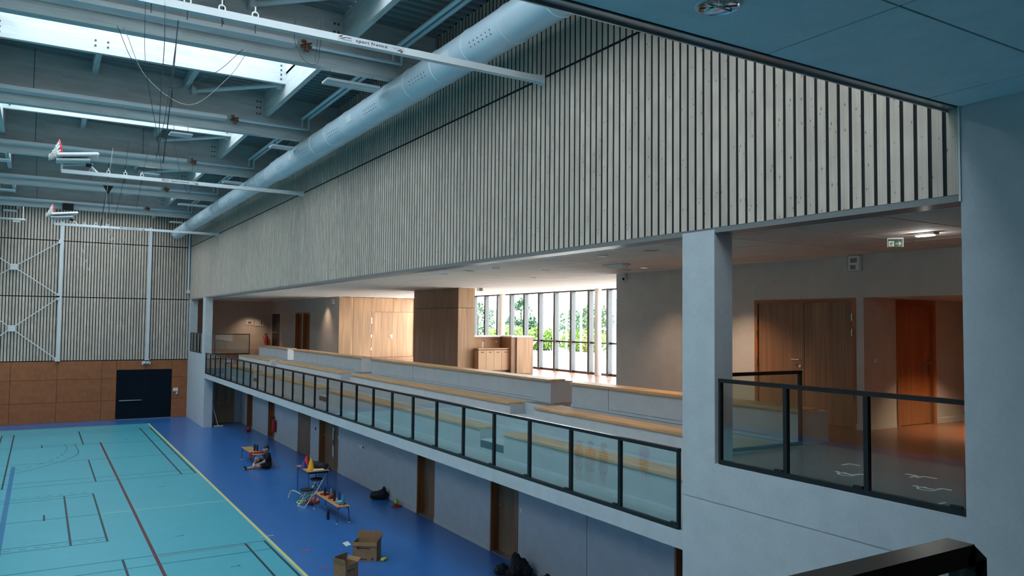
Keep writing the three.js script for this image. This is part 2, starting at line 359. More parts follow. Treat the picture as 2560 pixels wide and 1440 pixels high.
{
  const tiers = [[3.09, 6.255], [6.305, 9.075], [9.125, DECK + 0.4]], sh = tiers.map(([a, b]) => slatShapes(b - a, 20, 'x')), rest = [[], [], [], []];
  for (let i = 0; i < 176; i++) {
    const x = 6.79 - i * PITCH;
    tiers.forEach(([y], k) => {
      const a = Math.floor(hash(i, k, 6) * 97), b = Math.floor(hash(i, k + 5, 6) * 97);
      if (x > -2.0) slat(sh[k], a, [x, y, ZE - 0.03], wallE, b); else rest[b % 4].push(sh[k][a % 20].clone().translate(x, y, ZE - 0.03));
    });
  }
  rest.forEach((g, k) => { const m = obj('slat_cladding', g, M.slats[k], wallE); m.userData.kind = 'stuff'; });
  // brown boards below
  const xs = [XL, -15, -13, -11, -9, -7, -5, -3.15, -1.17, 0.8, 2.78], ys = [0.0, 1.0, 2.13, 3.05], gap = 0.006;
  const panel = (x0, y0, x1, y1) => obj('wall_panel', bx(x0 + gap, y0 + gap, ZE - 0.04, x1 - gap, y1 - gap, ZE + 0.0 - 0.004 * rnd(), 'y'), M.brown, wallE);
  for (let i = 0; i + 1 < xs.length; i++) for (let k = 0; k < 3; k++) panel(xs[i], ys[k], xs[i + 1], ys[k + 1]);
  for (let k = 0; k < 2; k++) { panel(2.78, ys[k], 3.46, ys[k + 1]); panel(6.10, ys[k], 6.86, ys[k + 1]); }
  panel(2.78, 2.13, 3.46, 3.05); panel(3.46, 2.56, 4.84, 3.05); panel(4.84, 2.56, 6.10, 3.05); panel(6.10, 2.13, 6.86, 3.05);
}
{
  const d = struct('door_1', bx(3.47, 0.01, ZE - 0.04, 6.09, 2.55, ZE + 0.005), M.navyDoor, 'wide navy black double door in the brown end wall', 'door');
  obj('push_bar', [bx(3.60, 0.955, ZE + 0.005, 4.66, 1.0, ZE + 0.07)], M.chrome, d).userData.label = 'bright push bar';
  obj('leaf_gap', bx(4.775, 0.02, ZE + 0.004, 4.785, 2.54, ZE + 0.0065), M.black, d);
  obj('threshold', bx(3.45, 0.0, ZE, 6.11, 0.02, ZE + 0.06), M.steel, d);
}
struct('wall_left', [bx(XL - 0.3, 3.05, ZE, XL, DECK + 0.5, ZN)], M.slats[0], 'pale timber long wall facing the gallery, out of view', 'wall');
struct('wall_left_panels', [bx(XL - 0.3, -0.3, ZE, XL + 0.02, 3.05, ZN)], M.brown, 'brown board lower part of the long wall facing the gallery, out of view', 'wall');
struct('wall_outer', [bx(15.5, -0.3, -47.2, 15.7, 3.3, ZN), bx(15.5, 3.3, -13.8, 15.7, 6.6, ZN), bx(15.5, 3.3, -47.2, 15.7, 6.6, -34.7), bx(6.87, -0.3, -47.3, 15.7, 6.6, -47.1), bx(9.1, -0.3, -47.2, 15.7, -0.1, ZN), bx(7.0, -0.1, -41.9, 9.4, 2.38, -41.7)], M.wall, 'outer walls round the rooms behind the gallery, out of view', 'wall');
struct('wall_tribune_end', [bx(7.17, 2.5, -39.95, 9.05, 3.4, -39.75)], M.wall, 'low grey wall ending the walkway behind the long balustrade', 'wall');
struct('wall_near', [bx(XL - 0.3, -0.3, ZN, 18, DECK + 0.5, ZN + 0.3)], M.wall, 'plain grey wall behind the viewing balcony', 'wall');

// ---- the lower right wall: piers, fascia, recess
struct('wall_pier', [
  bx(W, -0.1, -7.21, W + 0.3, 3.052, -3.75), bx(W + 0.012, 3.05, -7.21, W + 0.3, 3.072, -3.75), bx(W, 3.07, -7.21, W + 0.3, GF, -3.75),
  bx(W, GF, -7.21, W + 0.3, CE, -6.67), bx(W, -0.1, -3.75, W + 0.3, 7.2, ZN + 0.02)], M.wall, 'blue grey wall and column below and beside the lobby opening', 'wall');
struct('wall_pier', [
  bx(W, -0.1, ZE - 0.1, W + 0.4, 3.052, -39.95), bx(W + 0.012, 3.05, ZE, W + 0.4, 3.072, -39.95), bx(W, 3.07, ZE, W + 0.4, GF, -39.95),
  bx(W, GF, -40.85, W + 0.35, CE, -40.2), bx(W, GF, ZE - 0.1, W + 0.35, CE, -44.45)], M.wall, 'blue grey wall and column at the far end of the gallery', 'wall');
{
  const s = struct('trim_1', [bx(W, 2.38, -39.95, W + 0.14, 2.6, -11.915), bx(W, 2.38, -11.905, W + 0.14, 2.6, -7.21)], M.wall, 'pale edge of the gallery slab under the glass balustrade', 'trim');
  s.name = 'trim_1';
}
struct('trim_2', [bx(W + 0.005, 6.262, ZE, W + 0.3, CE + 0.025, -3.76)], M.trim, 'dark metal strip along the foot of the slats', 'trim');
struct('trim_3', [bx(W - 0.012, 6.262, -3.762, W + 0.02, 7.1, -3.745), bx(W + 0.0, 6.3, ZE + 0.0, W + 0.05, 11.1, ZE + 0.05)], M.white, 'thin white corner profiles ending the slat wall', 'trim');
struct('floor_gallery_walkway', [bx(W + 0.14, 2.38, -41.3, 9.0, 2.6, -7.21)], M.wall, 'grey walkway slab behind the long balustrade', 'floor');
// recess wall under the gallery with its doors
const WR = 8.88, OPEN = [[-9.5, -8.4], [-15.5, -14.3], [-19.52, -18.43], [-28.2, -26.05], [-30.95, -29.27], [-35.65, -34.5], [-39.8, -38.65]];
{
  const g = []; let z = -7.2;
  for (const [a, b] of OPEN) { g.push(bx(WR, -0.05, b, WR + 0.25, 2.38, z)); g.push(bx(WR, 2.12, a, WR + 0.25, 2.38, b)); z = a; }
  g.push(bx(WR, -0.05, -41.4, WR + 0.25, 2.38, z));
  g.push(bx(WR + 0.25, -0.05, -41.4, WR + 0.3, 2.38, -7.2));
  struct('wall_recess', g, M.wall, 'shaded grey wall with doors under the gallery', 'wall');
  struct('wall_recess_end', [bx(W + 0.4, -0.05, -41.65, 7.62, 2.38, -41.4), bx(8.60, -0.05, -41.65, WR + 0.3, 2.38, -41.4), bx(7.62, 2.1, -41.65, 8.6, 2.38, -41.4)], M.wall, 'short grey wall ending the passage under the gallery', 'wall');
  struct('wall_recess_near', [bx(W + 0.3, -0.05, -7.21, WR + 0.3, 2.38, -6.9)], M.wall, 'short wall at the near end of the passage', 'wall');
  const skirt = []; z = -7.21;
  for (const [a, b] of [...OPEN, [-41.4, -41.4]]) { skirt.push(bx(WR - 0.014, 0, b, WR, 0.11, z)); z = a; }
  struct('baseboard_recess', skirt, M.wall, 'low grey skirting along the passage wall', 'skirting');
  struct('trim_4', [bx(WR - 0.004, 0.11, -11.865, WR + 0.002, 2.38, -11.85)], M.trim, 'dark vertical joint in the passage wall', 'trim');
}
const doorAt = (n, a, b, mat, label, flush) => {
  const x = flush ? WR + 0.005 : WR + 0.2;
  const d = struct('door_' + n, bx(x, 0.012, a + (flush ? 0.01 : 0.045), x + 0.045, 2.08, b - (flush ? 0.01 : 0.045), 'y'), mat, label, 'door');
  if (!flush) {
    obj('jamb', bx(WR - 0.008, 0, a - 0.0, WR + 0.24, 2.12, a + 0.045, 'y'), M.jamb, d);
    obj('jamb', bx(WR - 0.008, 0, b - 0.045, WR + 0.24, 2.12, b, 'y'), M.jamb, d);
    obj('head', bx(WR - 0.008, 2.075, a + 0.045, WR + 0.24, 2.12, b - 0.045, 'z'), M.jamb, d);
    obj('sill', bx(WR + 0.02, 0, a, WR + 0.24, 0.012, b), M.steel, d);
  }
  obj('door_handle', [bx(x - 0.05, 1.02, a + 0.10, x - 0.035, 1.045, a + 0.24), bx(x - 0.045, 1.02, a + 0.10, x, 1.045, a + 0.125)], M.steel, d);
  return d;
};
doorAt(2, -9.5, -8.4, M.oakGrey, 'grey wooden door beside the near pier, mostly hidden');
doorAt(3, -15.5, -14.3, M.oakGrey, 'grey grained door with brown jamb behind the black kit bags');
doorAt(4, -19.52, -18.43, M.oakGrey, 'grey grained door with brown jamb behind the red and yellow bib');
{
  const d = doorAt(5, -28.2, -26.05, M.oakGrey, 'double door with narrow glazed slots behind the tall table');
  obj('leaf_gap', bx(WR + 0.196, 0.02, -27.0, WR + 0.2, 2.07, -26.985), M.black, d);
  for (const y of [0.35, 0.95, 1.55]) obj('vision_panel', bx(WR + 0.192, y, -27.25, WR + 0.199, y + 0.42, -27.13), M.white, d);
  obj('pull_handle', [rod([WR + 0.13, 0.75, -26.9], [WR + 0.13, 1.3, -26.9], 0.018)], M.frameBlack, d);
}
doorAt(6, -30.95, -29.27, M.oakGrey, 'flush grey door without a jamb', true);
doorAt(7, -35.65, -34.5, M.oakGrey, 'recessed door with brown jamb beside the red extinguisher');
doorAt(8, -39.8, -38.65, M.oakGrey, 'recessed door with brown jamb next to the far oak door');
{
  const d = struct('door_9', bx(7.70, 0.01, -41.46, 8.52, 2.05, -41.415, 'y'), M.oak, 'oak door with vertical white lettering at the end of the passage', 'door');
  obj('frame', [bx(7.62, 0, -41.5, 7.70, 2.1, -41.39, 'y'), bx(8.52, 0, -41.5, 8.60, 2.1, -41.39, 'y'), bx(7.70, 2.05, -41.5, 8.52, 2.1, -41.39, 'x')], M.oak, d);
  obj('door_handle', [bx(7.74, 1.02, -41.41, 7.88, 1.045, -41.36)], M.steel, d);
  const marks = []; for (let i = 0; i < 13; i++) { const y = 1.72 - i * 0.068; marks.push(bx(8.30, y, -41.415, 8.33 + 0.03 * hash(i, 3, 9), y + 0.012, -41.409)); if (hash(i, 4, 9) > 0.4) marks.push(bx(8.30, y - 0.03, -41.415, 8.312, y + 0.01, -41.409)); }
  obj('lettering', marks, M.lineCream, d).userData.label = 'faint vertical white lettering';
}
// ---- columns and bracing of the end wall
for (const [x, l] of [[4.86, 'white steel post over the navy double door'], [0.8, 'white steel post beside the crossed bracing rods'], [-3.2, 'white steel post out beyond the bracing']]) {
  const p = thing('steel_post', l, 'post', [x, 3.06, ZE + 0.06], 'posts of the end wall');
  obj('shaft', [bx(x - 0.075, 3.06, ZE + 0.001, x + 0.075, 10.05, ZE + 0.018), bx(x - 0.075, 3.06, ZE + 0.10, x + 0.075, 10.05, ZE + 0.118), bx(x - 0.008, 3.06, ZE + 0.018, x + 0.008, 10.05, ZE + 0.10)], M.whiteSteel, p);
  obj('foot_plate', bx(x - 0.11, 3.055, ZE + 0.001, x + 0.11, 3.09, ZE + 0.16), M.whiteSteel, p);
}
[[3.1, 6.28, 'lower'], [6.28, 9.1, 'upper']].forEach(([a, b, w]) => {
  const z = ZE + 0.15, t = thing('brace_cross', `white crossed steel rods with a square plate, ${w} of the two on the end wall`, 'bracing', [-1.2, a, z]);
  for (const s of [1, -1]) obj('rod', rod([-3.1, s > 0 ? a + 0.08 : b - 0.08, z], [0.72, s > 0 ? b - 0.08 : a + 0.08, z], 0.022), M.whiteSteel, t);
  const m = (a + b) / 2;
  obj('node_plate', [rbx(-1.35, m - 0.15, z - 0.03, -1.03, m + 0.15, z + 0.03, 0.02)], M.whiteSteel, t);
  for (const y of [a + 0.06, b - 0.06]) obj('gusset', bx(0.66, y - 0.1, z - 0.012, 0.78, y + 0.1, z + 0.012), M.whiteSteel, t);
});
// ---------------------------------------------------------------- roof
{
  const prof = [], P0 = 0.25;                                   // trapezoid sheet, ribs along x
  function sheet(x0, x1, z0, z1) {
    const pos = [], idx = [], n = Math.max(1, Math.round((z1 - z0) / P0)), p = (z1 - z0) / n, ya0 = deckAt(x0), yb0 = deckAt(x1); let b = 0;
    const pts = [];
    for (let i = 0; i < n; i++) for (const [f, y] of [[0, 0], [0.45, 0], [0.55, 0.06], [0.9, 0.06]]) pts.push([z0 + (i + f) * p, y]);
    pts.push([z1, 0]);
    for (let i = 0; i + 1 < pts.length; i++) {
      const [za, h] = pts[i], [zb, k] = pts[i + 1];
      pos.push(x0, ya0 + h, za, x1, yb0 + h, za, x1, yb0 + k, zb, x0, ya0 + k, zb); idx.push(b, b + 1, b + 2, b, b + 2, b + 3); b += 4;
    }
    const g = new THREE.BufferGeometry(); g.setAttribute('position', new THREE.Float32BufferAttribute(pos, 3)); g.setIndex(idx); g.computeVertexNormals(); g.setAttribute('uv', new THREE.Float32BufferAttribute(new Float32Array(pos.length / 3 * 2), 2));
    return g;
  }
  const g = [], up = [];
  for (let k = 0; k < BEAM_Z.length; k++) {
    const za = k + 1 < BEAM_Z.length ? BEAM_Z[k + 1] : ZE - 0.2, zb = BEAM_Z[k] + (k ? 0 : 0.4);
    if (k === 0) { g.push(sheet(XL - 0.3, -5, za, zb), sheet(-5, 7.25, za, zb)); continue; }
    const zl = BEAM_Z[k] - BEAM_T - LIGHT_LEN;                   // far edge of the roof light
    g.push(sheet(XL - 0.3, LIGHT_COLS[1][0], za, zb), sheet(LIGHT_COLS[1][1], -5, za, zb), sheet(-5, LIGHT_COLS[0][0], za, zb), sheet(LIGHT_COLS[0][1], 7.25, za, zb));
    for (const [a, b] of LIGHT_COLS) {
      g.push(sheet(a, b, za, zl), sheet(a, b, BEAM_Z[k] - BEAM_T, zb));
      const z1 = BEAM_Z[k] - BEAM_T, h0 = DECK + 0.02, h1 = 11.8;
      up.push(bx(a - 0.06, h0, zl, a, h1, z1), bx(b, h0, zl, b + 0.06, h1, z1), bx(a - 0.06, h0, z1, b + 0.06, h1, z1 + 0.06), bx(a - 0.06, h0, zl - 0.06, b + 0.06, h1, zl));
    }
  }
  // a dark cover closes the sheet's top to the weather
  const c = struct('ceiling', g, M.deck, 'dark ribbed steel roof deck between the timber beams', 'ceiling');
  const u = obj('roof_light_upstand', up, M.upstand, c); u.userData.label = 'white sides of the roof light openings';
  for (const z of BEAM_Z.slice(1)) for (const [a, b] of LIGHT_COLS) {
    const q = obj('roof_light_pane', bx(a - 0.05, 11.8, z - BEAM_T - LIGHT_LEN - 0.05, b + 0.05, 11.806, z - BEAM_T + 0.05), M.opal, c);
    q.userData.label = 'opal roof light pane';
  }
}
const BAY = ['nearest', 'second', 'third', 'fourth', 'fifth', 'sixth', 'farthest'];
BEAM_Z.slice(1).forEach((z, k) => {
  const l = z > -14 ? 'whitewashed timber roof beam above the viewing balcony, out of view' : `whitewashed glued timber roof beam, ${['first', 'second', 'third', 'fourth', 'fifth'][k - 2]} in view counting down the hall`;
  const t = thing('roof_beam', l, 'beam', [-5, BEAM_LO, z], 'roof beams');
  obj('beam_body', bx(XL, BEAM_LO, z - BEAM_T, W + 0.01, 11.5, z, 'x', [k * 0.13, k * 1.7]), M.beam, t);
  if (z > -14) return;
  const bolts = []; for (const x of [4.70, 4.78]) for (let i = 0; i < 3; i++) bolts.push(disc(0, 0, 0, 0.022, 0.02, 8).rotateX(Math.PI / 2).translate(x, 10.62 + i * 0.16, z + 0.006));
  obj('bolt', bolts, M.hole, t).userData.kind = 'stuff';
});
BEAM_Z.slice(1).forEach((z, k) => {
  if (z > -7) return;
  const next = k + 2 < BEAM_Z.length ? BEAM_Z[k + 2] : ZE, za = z - BEAM_T, zl = za - LIGHT_LEN, nth = ['near', 'first', 'second', 'third', 'fourth', 'fifth'][k - 1];
  for (const [x, w] of [[4.88, 'gallery side'], [-1.17, 'court side']]) {
    const p = thing('purlin', `whitewashed timber joist on the ${w} of the ${nth} roof light bay`, 'joist', [x, 10.56, za]);
    obj('joist_body', bx(x, 10.56, za, x + 0.12, deckAt(x) + 0.02, next, 'z'), M.beam, p);
  }
  const t = thing('trimmer', `bright timber board closing the far side of the ${nth} roof light bay`, 'joist', [1.9, 10.87, zl]);
  obj('trimmer_board', bx(-1.05, 10.87, zl - 0.06, 4.88, 11.72, zl + 0.06, 'x'), M.beam, t);
  const b = []; for (const [x, n, y0] of [[4.76, 4, 10.97], [0.82, 2, 11.02], [1.06, 2, 11.02], [-0.9, 3, 10.97]]) for (let i = 0; i < n; i++) b.push(disc(0, 0, 0, 0.022, 0.02, 8).rotateX(Math.PI / 2).translate(x, y0 + i * 0.11, zl + 0.066));
  obj('bolt', b, M.hole, t).userData.kind = 'stuff';
  for (const x of [0.92, 2.95]) { const s = thing('stub_joist', `short grey joist at ${x < 1 ? 'mid span' : 'the brace'} behind the ${nth} bay's bright board`, 'joist', [x, 11.0, zl - 0.06]); obj('joist_body', bx(x - 0.06, 11.0, zl - 0.06, x + 0.06, deckAt(x), next, 'z'), M.beam, s); }
  const br = thing('roof_brace', `steel tube brace rising from the beam in the ${nth} bay`, 'bracing', [3.2, 10.7, next]);
  obj('tube', rod([3.18, 10.93, next + 0.16], [4.8, 10.93, zl - 0.3], 0.055, 10), M.whiteSteel, br);
  obj('end_plate', bx(3.07, 10.85, next + 0.005, 3.18, 11.0, next + 0.2), M.whiteSteel, br); obj('end_plate', bx(4.78, 10.85, zl - 0.42, 4.875, 11.0, zl - 0.2), M.whiteSteel, br);
});
// radiant heating strips along the near faces of the beams, with valve and pipes
BEAM_Z.slice(3).forEach((z, k) => {
  const zz = z + 0.17, nth = ['nearest', 'second', 'third', 'fourth', 'farthest'][k], t = thing('radiant_heater', `pale radiant heating strip along the ${nth} beam in view`, 'heater', [0, 10.28, zz], 'heating strips on the beams');
  obj('panel', [bx(XL + 1, 10.29, zz - 0.14, 3.9, 10.345, zz + 0.13), bx(XL + 1, 10.345, zz + 0.08, 3.9, 10.38, zz + 0.13), bx(XL + 1, 10.27, zz - 0.14, 3.9, 10.29, zz - 0.09)], M.whiteSteel, t);
  obj('valve', [disc(4.12, 10.31, zz + 0.02, 0.035, 0.14, 10), rod([4.0, 10.31, zz + 0.02], [4.25, 10.31, zz + 0.02], 0.03), rod([4.06, 10.36, zz - 0.04], [4.18, 10.36, zz + 0.1], 0.02), bx(4.08, 10.23, zz - 0.02, 4.16, 10.27, zz + 0.06), bx(4.02, 10.39, zz - 0.01, 4.10, 10.43, zz + 0.05)], M.valve, t);
  for (const [dy, dz, x1] of [[0.0, 0.06, 6.02], [0.06, -0.05, 5.88]]) {
    obj('pipe', [rod([4.2, 10.31 + dy, zz + dz], [x1, 10.31 + dy, zz + dz], 0.032, 8), rod([x1, 10.31 + dy, zz + dz], [x1, 10.62, zz + dz], 0.032, 8), rod([x1, 10.62, zz + dz], [x1, 10.62, z + 6.0], 0.045, 8)], M.galv, t);
  }
  for (const x of [-0.3, 2.6]) obj('hanger', rod([x, 10.34, zz + 0.08], [x, deckAt(x), zz + 0.08], 0.008, 6), M.wire, t);
});
// suspended batten lamps under the beams, switched off
function batten(x0, x1, z, label) {
  const y = 9.80, t = thing('batten_lamp', label, 'lamp', [(x0 + x1) / 2, y, z - 0.11], 'suspended batten lamps under the beams');
  const zz = z - 0.11, n = x1 - x0 > 0.8 ? 2 : 1, w = (x1 - x0) / n;
  obj('housing', [rbx(x0, y, zz - 0.19, x1, y + 0.05, zz + 0.19, 0.02)], M.white, t);
  for (let i = 0; i < n; i++) for (const s of [-1, 1]) obj('diffuser', bx(x0 + i * w + 0.05, y - 0.006, zz + s * 0.09 - 0.035, x0 + (i + 1) * w - 0.05, y + 0.002, zz + s * 0.09 + 0.035), M.lens, t);
  for (const x of [x0 + 0.1, x1 - 0.1]) obj('wire', [rod([x, y + 0.18, zz], [x, BEAM_LO, zz], 0.005, 5), rod([x, y + 0.18, zz], [x - 0.03, y + 0.05, zz - 0.1], 0.004, 5), rod([x, y + 0.18, zz], [x + 0.03, y + 0.05, zz + 0.1], 0.004, 5)], M.wire, t);
  return t;
}
const BN = { '-14.5': 'nearest', '-20.8': 'second', '-27.1': 'third', '-33.4': 'fourth', '-39.7': 'farthest' };
for (const [z, x0, x1] of [[-14.5, 4.56, 5.64], [-20.8, 5.1, 5.7], [-27.1, 5.1, 5.7], [-33.4, 4.59, 5.7], [-39.7, 5.1, 5.66]]) batten(x0, x1, z, `white batten lamp by the duct under the ${BN[z]} beam`);
for (const [z, x0, x1] of [[-20.8, 2.61, 3.14], [-27.1, 2.58, 3.12]]) batten(x0, x1, z, `white batten lamp under the ${BN[z]} beam away from the duct`);
for (const [z, x0, x1] of [[-27.1, -1.45, -0.89], [-33.4, -1.45, -0.94], [-39.7, -1.52, -1.02]]) batten(x0, x1, z, `white batten lamp under the ${BN[z]} beam at the picture's edge`);
// ---- the ventilation duct
{
  const t = thing('ventilation_duct', 'large pale blue round air duct hung along the slat wall', 'duct', [6.06, 9.75, -25]);
  const cyl = (r, za, zb) => new THREE.CylinderGeometry(r, r, za - zb, 40, 1, true).rotateX(Math.PI / 2).translate(6.06, 9.75, (za + zb) / 2);
  const cone = new THREE.CylinderGeometry(0.31, 0.272, 0.35, 40, 1, true).rotateX(Math.PI / 2).translate(6.06, 9.75, -24.0);
  obj('duct_body', [cyl(0.31, -4.4, -23.83), cone, cyl(0.272, -24.17, -44.4), new THREE.CircleGeometry(0.272, 40).rotateY(Math.PI).translate(6.06, 9.75, -44.4), new THREE.CircleGeometry(0.31, 40).translate(6.06, 9.75, -4.4)], M.galv, t);
  let i = 0;
  for (let z = -5.2; z > -44.3; z -= 1.2, i++) {
    const r = z > -24 ? 0.312 : 0.274;
    obj('seam_ring', new THREE.TorusGeometry(r, 0.009, 6, 40).translate(6.06, 9.75, z), M.galvBand, t);
    const holes = []; // two rows of small air holes low on the hall side
    for (let a = 0; a < 2; a++) for (let q = 0; q < 6; q++) {
      const th = Math.PI + 0.28 + a * 0.22, R = r + 0.001, zz = z - 0.25 - q * 0.13;
      holes.push(disc(0, 0, 0, 0.011, 0.006, 6).rotateZ(th - Math.PI / 2).translate(6.06 + Math.cos(th) * R, 9.75 + Math.sin(th) * R, zz));
    }
    if (i % 2 === 0) { const h = obj('air_hole', holes, M.hole, t); h.userData.kind = 'stuff'; }
    if (i % 4 === 1) { const th = Math.PI - 0.25; obj('access_hatch', new THREE.CylinderGeometry(r + 0.006, r + 0.006, 0.32, 8, 1, false, 0, 0.5).rotateX(Math.PI / 2).rotateZ(-Math.PI / 2 - 0.1).translate(6.06, 9.75, z - 0.6), M.galvBand, t); }
  }
  for (const z of BEAM_Z.slice(3)) obj('hanger', [rod([6.06, 10.0, z - 0.5], [6.06, DECK, z - 0.5], 0.01, 6)], M.wire, t);
}
// ---------------------------------------------------------------- tribune: three rows of benches cut by stair aisles
const SEG = [[-12.87, -7.15], [-23.5, -13.8], [-32.4, -24.4], [-39.5, -33.3]], SEGA = [[-12.6, -7.15], [-23.5, -13.35], [-32.4, -24.4], [-38.4, -33.3]];
const SEGN = ['between the lobby and the first aisle', 'in the long second block', 'in the third block', 'in the far block'];
const ROWS = [['lowest', 7.65, 8.35, 2.6, 3.05], ['middle', 8.35, 9.05, 2.6, GF]];
SEG.forEach(([za, zb], k) => {
  for (const [row, x0, x1, y0, y1] of ROWS) {
    const t = thing('tribune_step', `grey tribune step with wooden seat board, ${row} row ${SEGN[k]}`, 'bench', [(x0 + x1) / 2, y0, (za + zb) / 2]);
    obj('step_body', bx(x0, y0, za, x1 - 0.03, y1 - 0.035, zb), M.wall, t);
    obj('rear_strip', bx(x0 + 0.45, y1 - 0.035, za, x1 - 0.03, y1 - 0.002, zb), M.wall, t);
    obj('seat_board', bx(x0 - 0.03, y1 - 0.035, za, x0 + 0.445, y1 + 0.004, zb, 'z'), M.bench, t);
  }
  const t = thing('bench_box', `grey box bench with wooden top, top row ${SEGN[k]}`, 'bench', [9.3, GF, (za + zb) / 2]);
  const [top, zt] = SEGA[k];
  obj('bench_body', bx(9.05, GF, top, 9.6, 3.96, zt), M.wall, t);
  obj('seat_board', bx(9.0, 3.96, top, 9.42, 4.005, zt, 'z'), M.bench, t);
  obj('panel_joint', [bx(9.047, GF + 0.03, top + (k === 0 ? 1.15 : 3.2), 9.0505, 3.95, top + (k === 0 ? 1.162 : 3.212))], M.trim, t);
  obj('foot_gap', bx(9.046, GF + 0.055, top + 1.2, 9.0505, GF + 0.062, zt - 0.6), M.trim, t);
});
[[-13.8, -12.87, 'nearest'], [-24.4, -23.5, 'middle'], [-33.3, -32.4, 'far']].forEach(([za, zb, n]) => {
  const t = thing('aisle_stair', `short concrete stair in the ${n} aisle through the tribune`, 'stair', [8.2, 2.6, (za + zb) / 2]);
  for (const [x0, y] of [[7.66, 2.83], [8.0, 3.05], [8.35, 3.29], [8.7, GF]]) {
    obj('tread', bx(x0, 2.6, za + 0.005, x0 < 8.6 ? x0 + 0.35 : 9.05, y - 0.002, zb - 0.005), M.wall, t);
    obj('riser', bx(x0 - 0.004, y - 0.16, za + 0.01, x0 + 0.001, y - 0.02, zb - 0.01), x0 < 7.7 ? M.stepDark : M.wall, t);
  }
  const ribs = []; for (let i = 0; i < 8; i++) ribs.push(bx(8.72 + i * 0.04, GF - 0.002, za + 0.05, 8.74 + i * 0.04, GF + 0.004, zb - 0.05));
  obj('tactile_rib', ribs, M.grille, t).userData.kind = 'stuff';
});
// ---------------------------------------------------------------- gallery floor, ceiling, walls
const WB = 11.17, XW = 15.5;
struct('floor_gallery', [bx(9.05, 3.3, -46.9, 15.7, GF, ZN, 'z', [0, 0]), bx(W + 0.3, 3.3, -7.1, 9.05, GF, ZN, 'z', [0, 0]), bx(W + 0.3, 3.3, -46.9, 9.05, GF, -39.6, 'z', [0, 0])], M.plank, 'brown wood look floor of the gallery and lobby', 'floor');
struct('floor_landing', [bx(XL, 3.3, -1.2, W, GF, ZN, 'z')], M.plank, 'floor of the viewing balcony, below the picture', 'floor');
{
  const c = struct('ceiling_gallery', [bx(W + 0.25, CE + 0.06, -46.9, 15.7, CE + 0.3, -3.2), bx(W + 0.25, CE + 0.06, -3.2, 15.7, CE + 0.3, ZN)], M.tbar, 'pale suspended tile ceiling over the gallery', 'ceiling');
  const xs = [7.17, 7.55, 8.72, 9.89, 11.06, 12.23, 13.4, 14.57, XW - 0.02], p = 1.155;
  for (let i = 0; i < 39; i++) {
    const z1 = -2.57 - i * p, z0 = z1 - p; if (z0 < -46.9) break;
    for (let k = 0; k + 1 < xs.length; k++) {
      if (k >= 4 && !(z1 < -13.8 && z0 > -34.9)) continue;
      obj('ceiling_tile', bx(xs[k] + 0.011, CE + 0.006 * (hash(i, k, 2) - 0.5) * 0.3, z0 + 0.011, xs[k + 1] - 0.011, CE + 0.03, z1 - 0.011, 'z'), M.tile, c);
    }
  }
  obj('ceiling_grid', [...xs.map((x) => bx(x - 0.013, CE - 0.003, -46.85, x + 0.013, CE + 0.06, -8.4)), ...Array.from({ length: 33 }, (_, i) => bx(7.17, CE - 0.003, -2.57 - (i + 5) * p - 0.013, XW, CE + 0.06, -2.57 - (i + 5) * p + 0.013))], M.tbar, c);
}
struct('wall_lobby', [
  bx(WB, GF, -13.85, WB + 0.2, CE + 0.05, -9.85), bx(WB, 5.62, -9.85, WB + 0.2, CE + 0.05, ZN), bx(WB, GF, -7.79, WB + 0.2, 5.62, -7.65),
  bx(WB + 0.2, GF, -13.85, XW, CE + 0.05, -13.65)], M.wallGallery, 'grey lobby wall holding the double door', 'wall');
struct('wall_alcove', [bx(WB + 0.2, GF, -7.85, 12.02, 5.62, -7.65), bx(13.13, GF, -7.85, 14.6, 5.62, -7.65), bx(12.02, 5.6, -7.85, 13.13, 5.64, -7.65), bx(14.4, GF, -7.65, 14.6, 5.62, -3.0), bx(WB + 0.2, 5.62, -7.85, 14.6, 5.8, ZN), bx(WB, GF, -3.4, 14.6, 5.62, -3.2)], M.wallGallery, 'warm lit grey alcove walls round the single oak door', 'wall');
struct('wall_lobby_side', [bx(W + 0.3, GF, 2.0, WB + 0.2, CE + 0.05, 2.2)], M.wallGallery, 'side wall of the lobby out of view', 'wall');
struct('wall_gallery_back', [bx(11.7, GF, -46.9, 11.9, CE + 0.05, -46.62), bx(11.7, 5.62, -46.62, 11.9, CE + 0.05, -34.67), bx(11.7, GF, -44.7, 11.9, 5.62, -41.65), bx(11.7, GF, -40.45, 11.9, 5.62, -40.25), bx(11.7, GF, -39.05, 11.9, 5.62, -34.67)], M.wallGallery, 'grey gallery wall with the dark door and two oak doorways', 'wall');
struct('wall_gallery_end', [bx(W - 0.2, GF - 0.3, -47.1, 11.9, CE + 0.05, -46.8), bx(W, GF, -46.8, W + 0.3, CE + 0.05, ZE - 0.05)], M.wallGallery, 'shaded grey wall closing the far end of the gallery', 'wall');
struct('wall_closet', [bx(11.9, GF, -34.95, XW, CE + 0.05, -34.66)], M.oak, 'wall behind the wood veneered closet doors', 'wall');
struct('baseboard_lobby', [bx(WB - 0.014, GF, -13.85, WB, GF + 0.09, -9.86), bx(WB - 0.014, GF, -7.79, WB, GF + 0.09, -7.65), bx(WB, GF, -7.65, 12.0, GF + 0.09, -7.636), bx(13.15, GF, -7.65, 14.4, GF + 0.09, -7.636)], M.wallGallery, 'low skirting of the lobby walls', 'skirting');
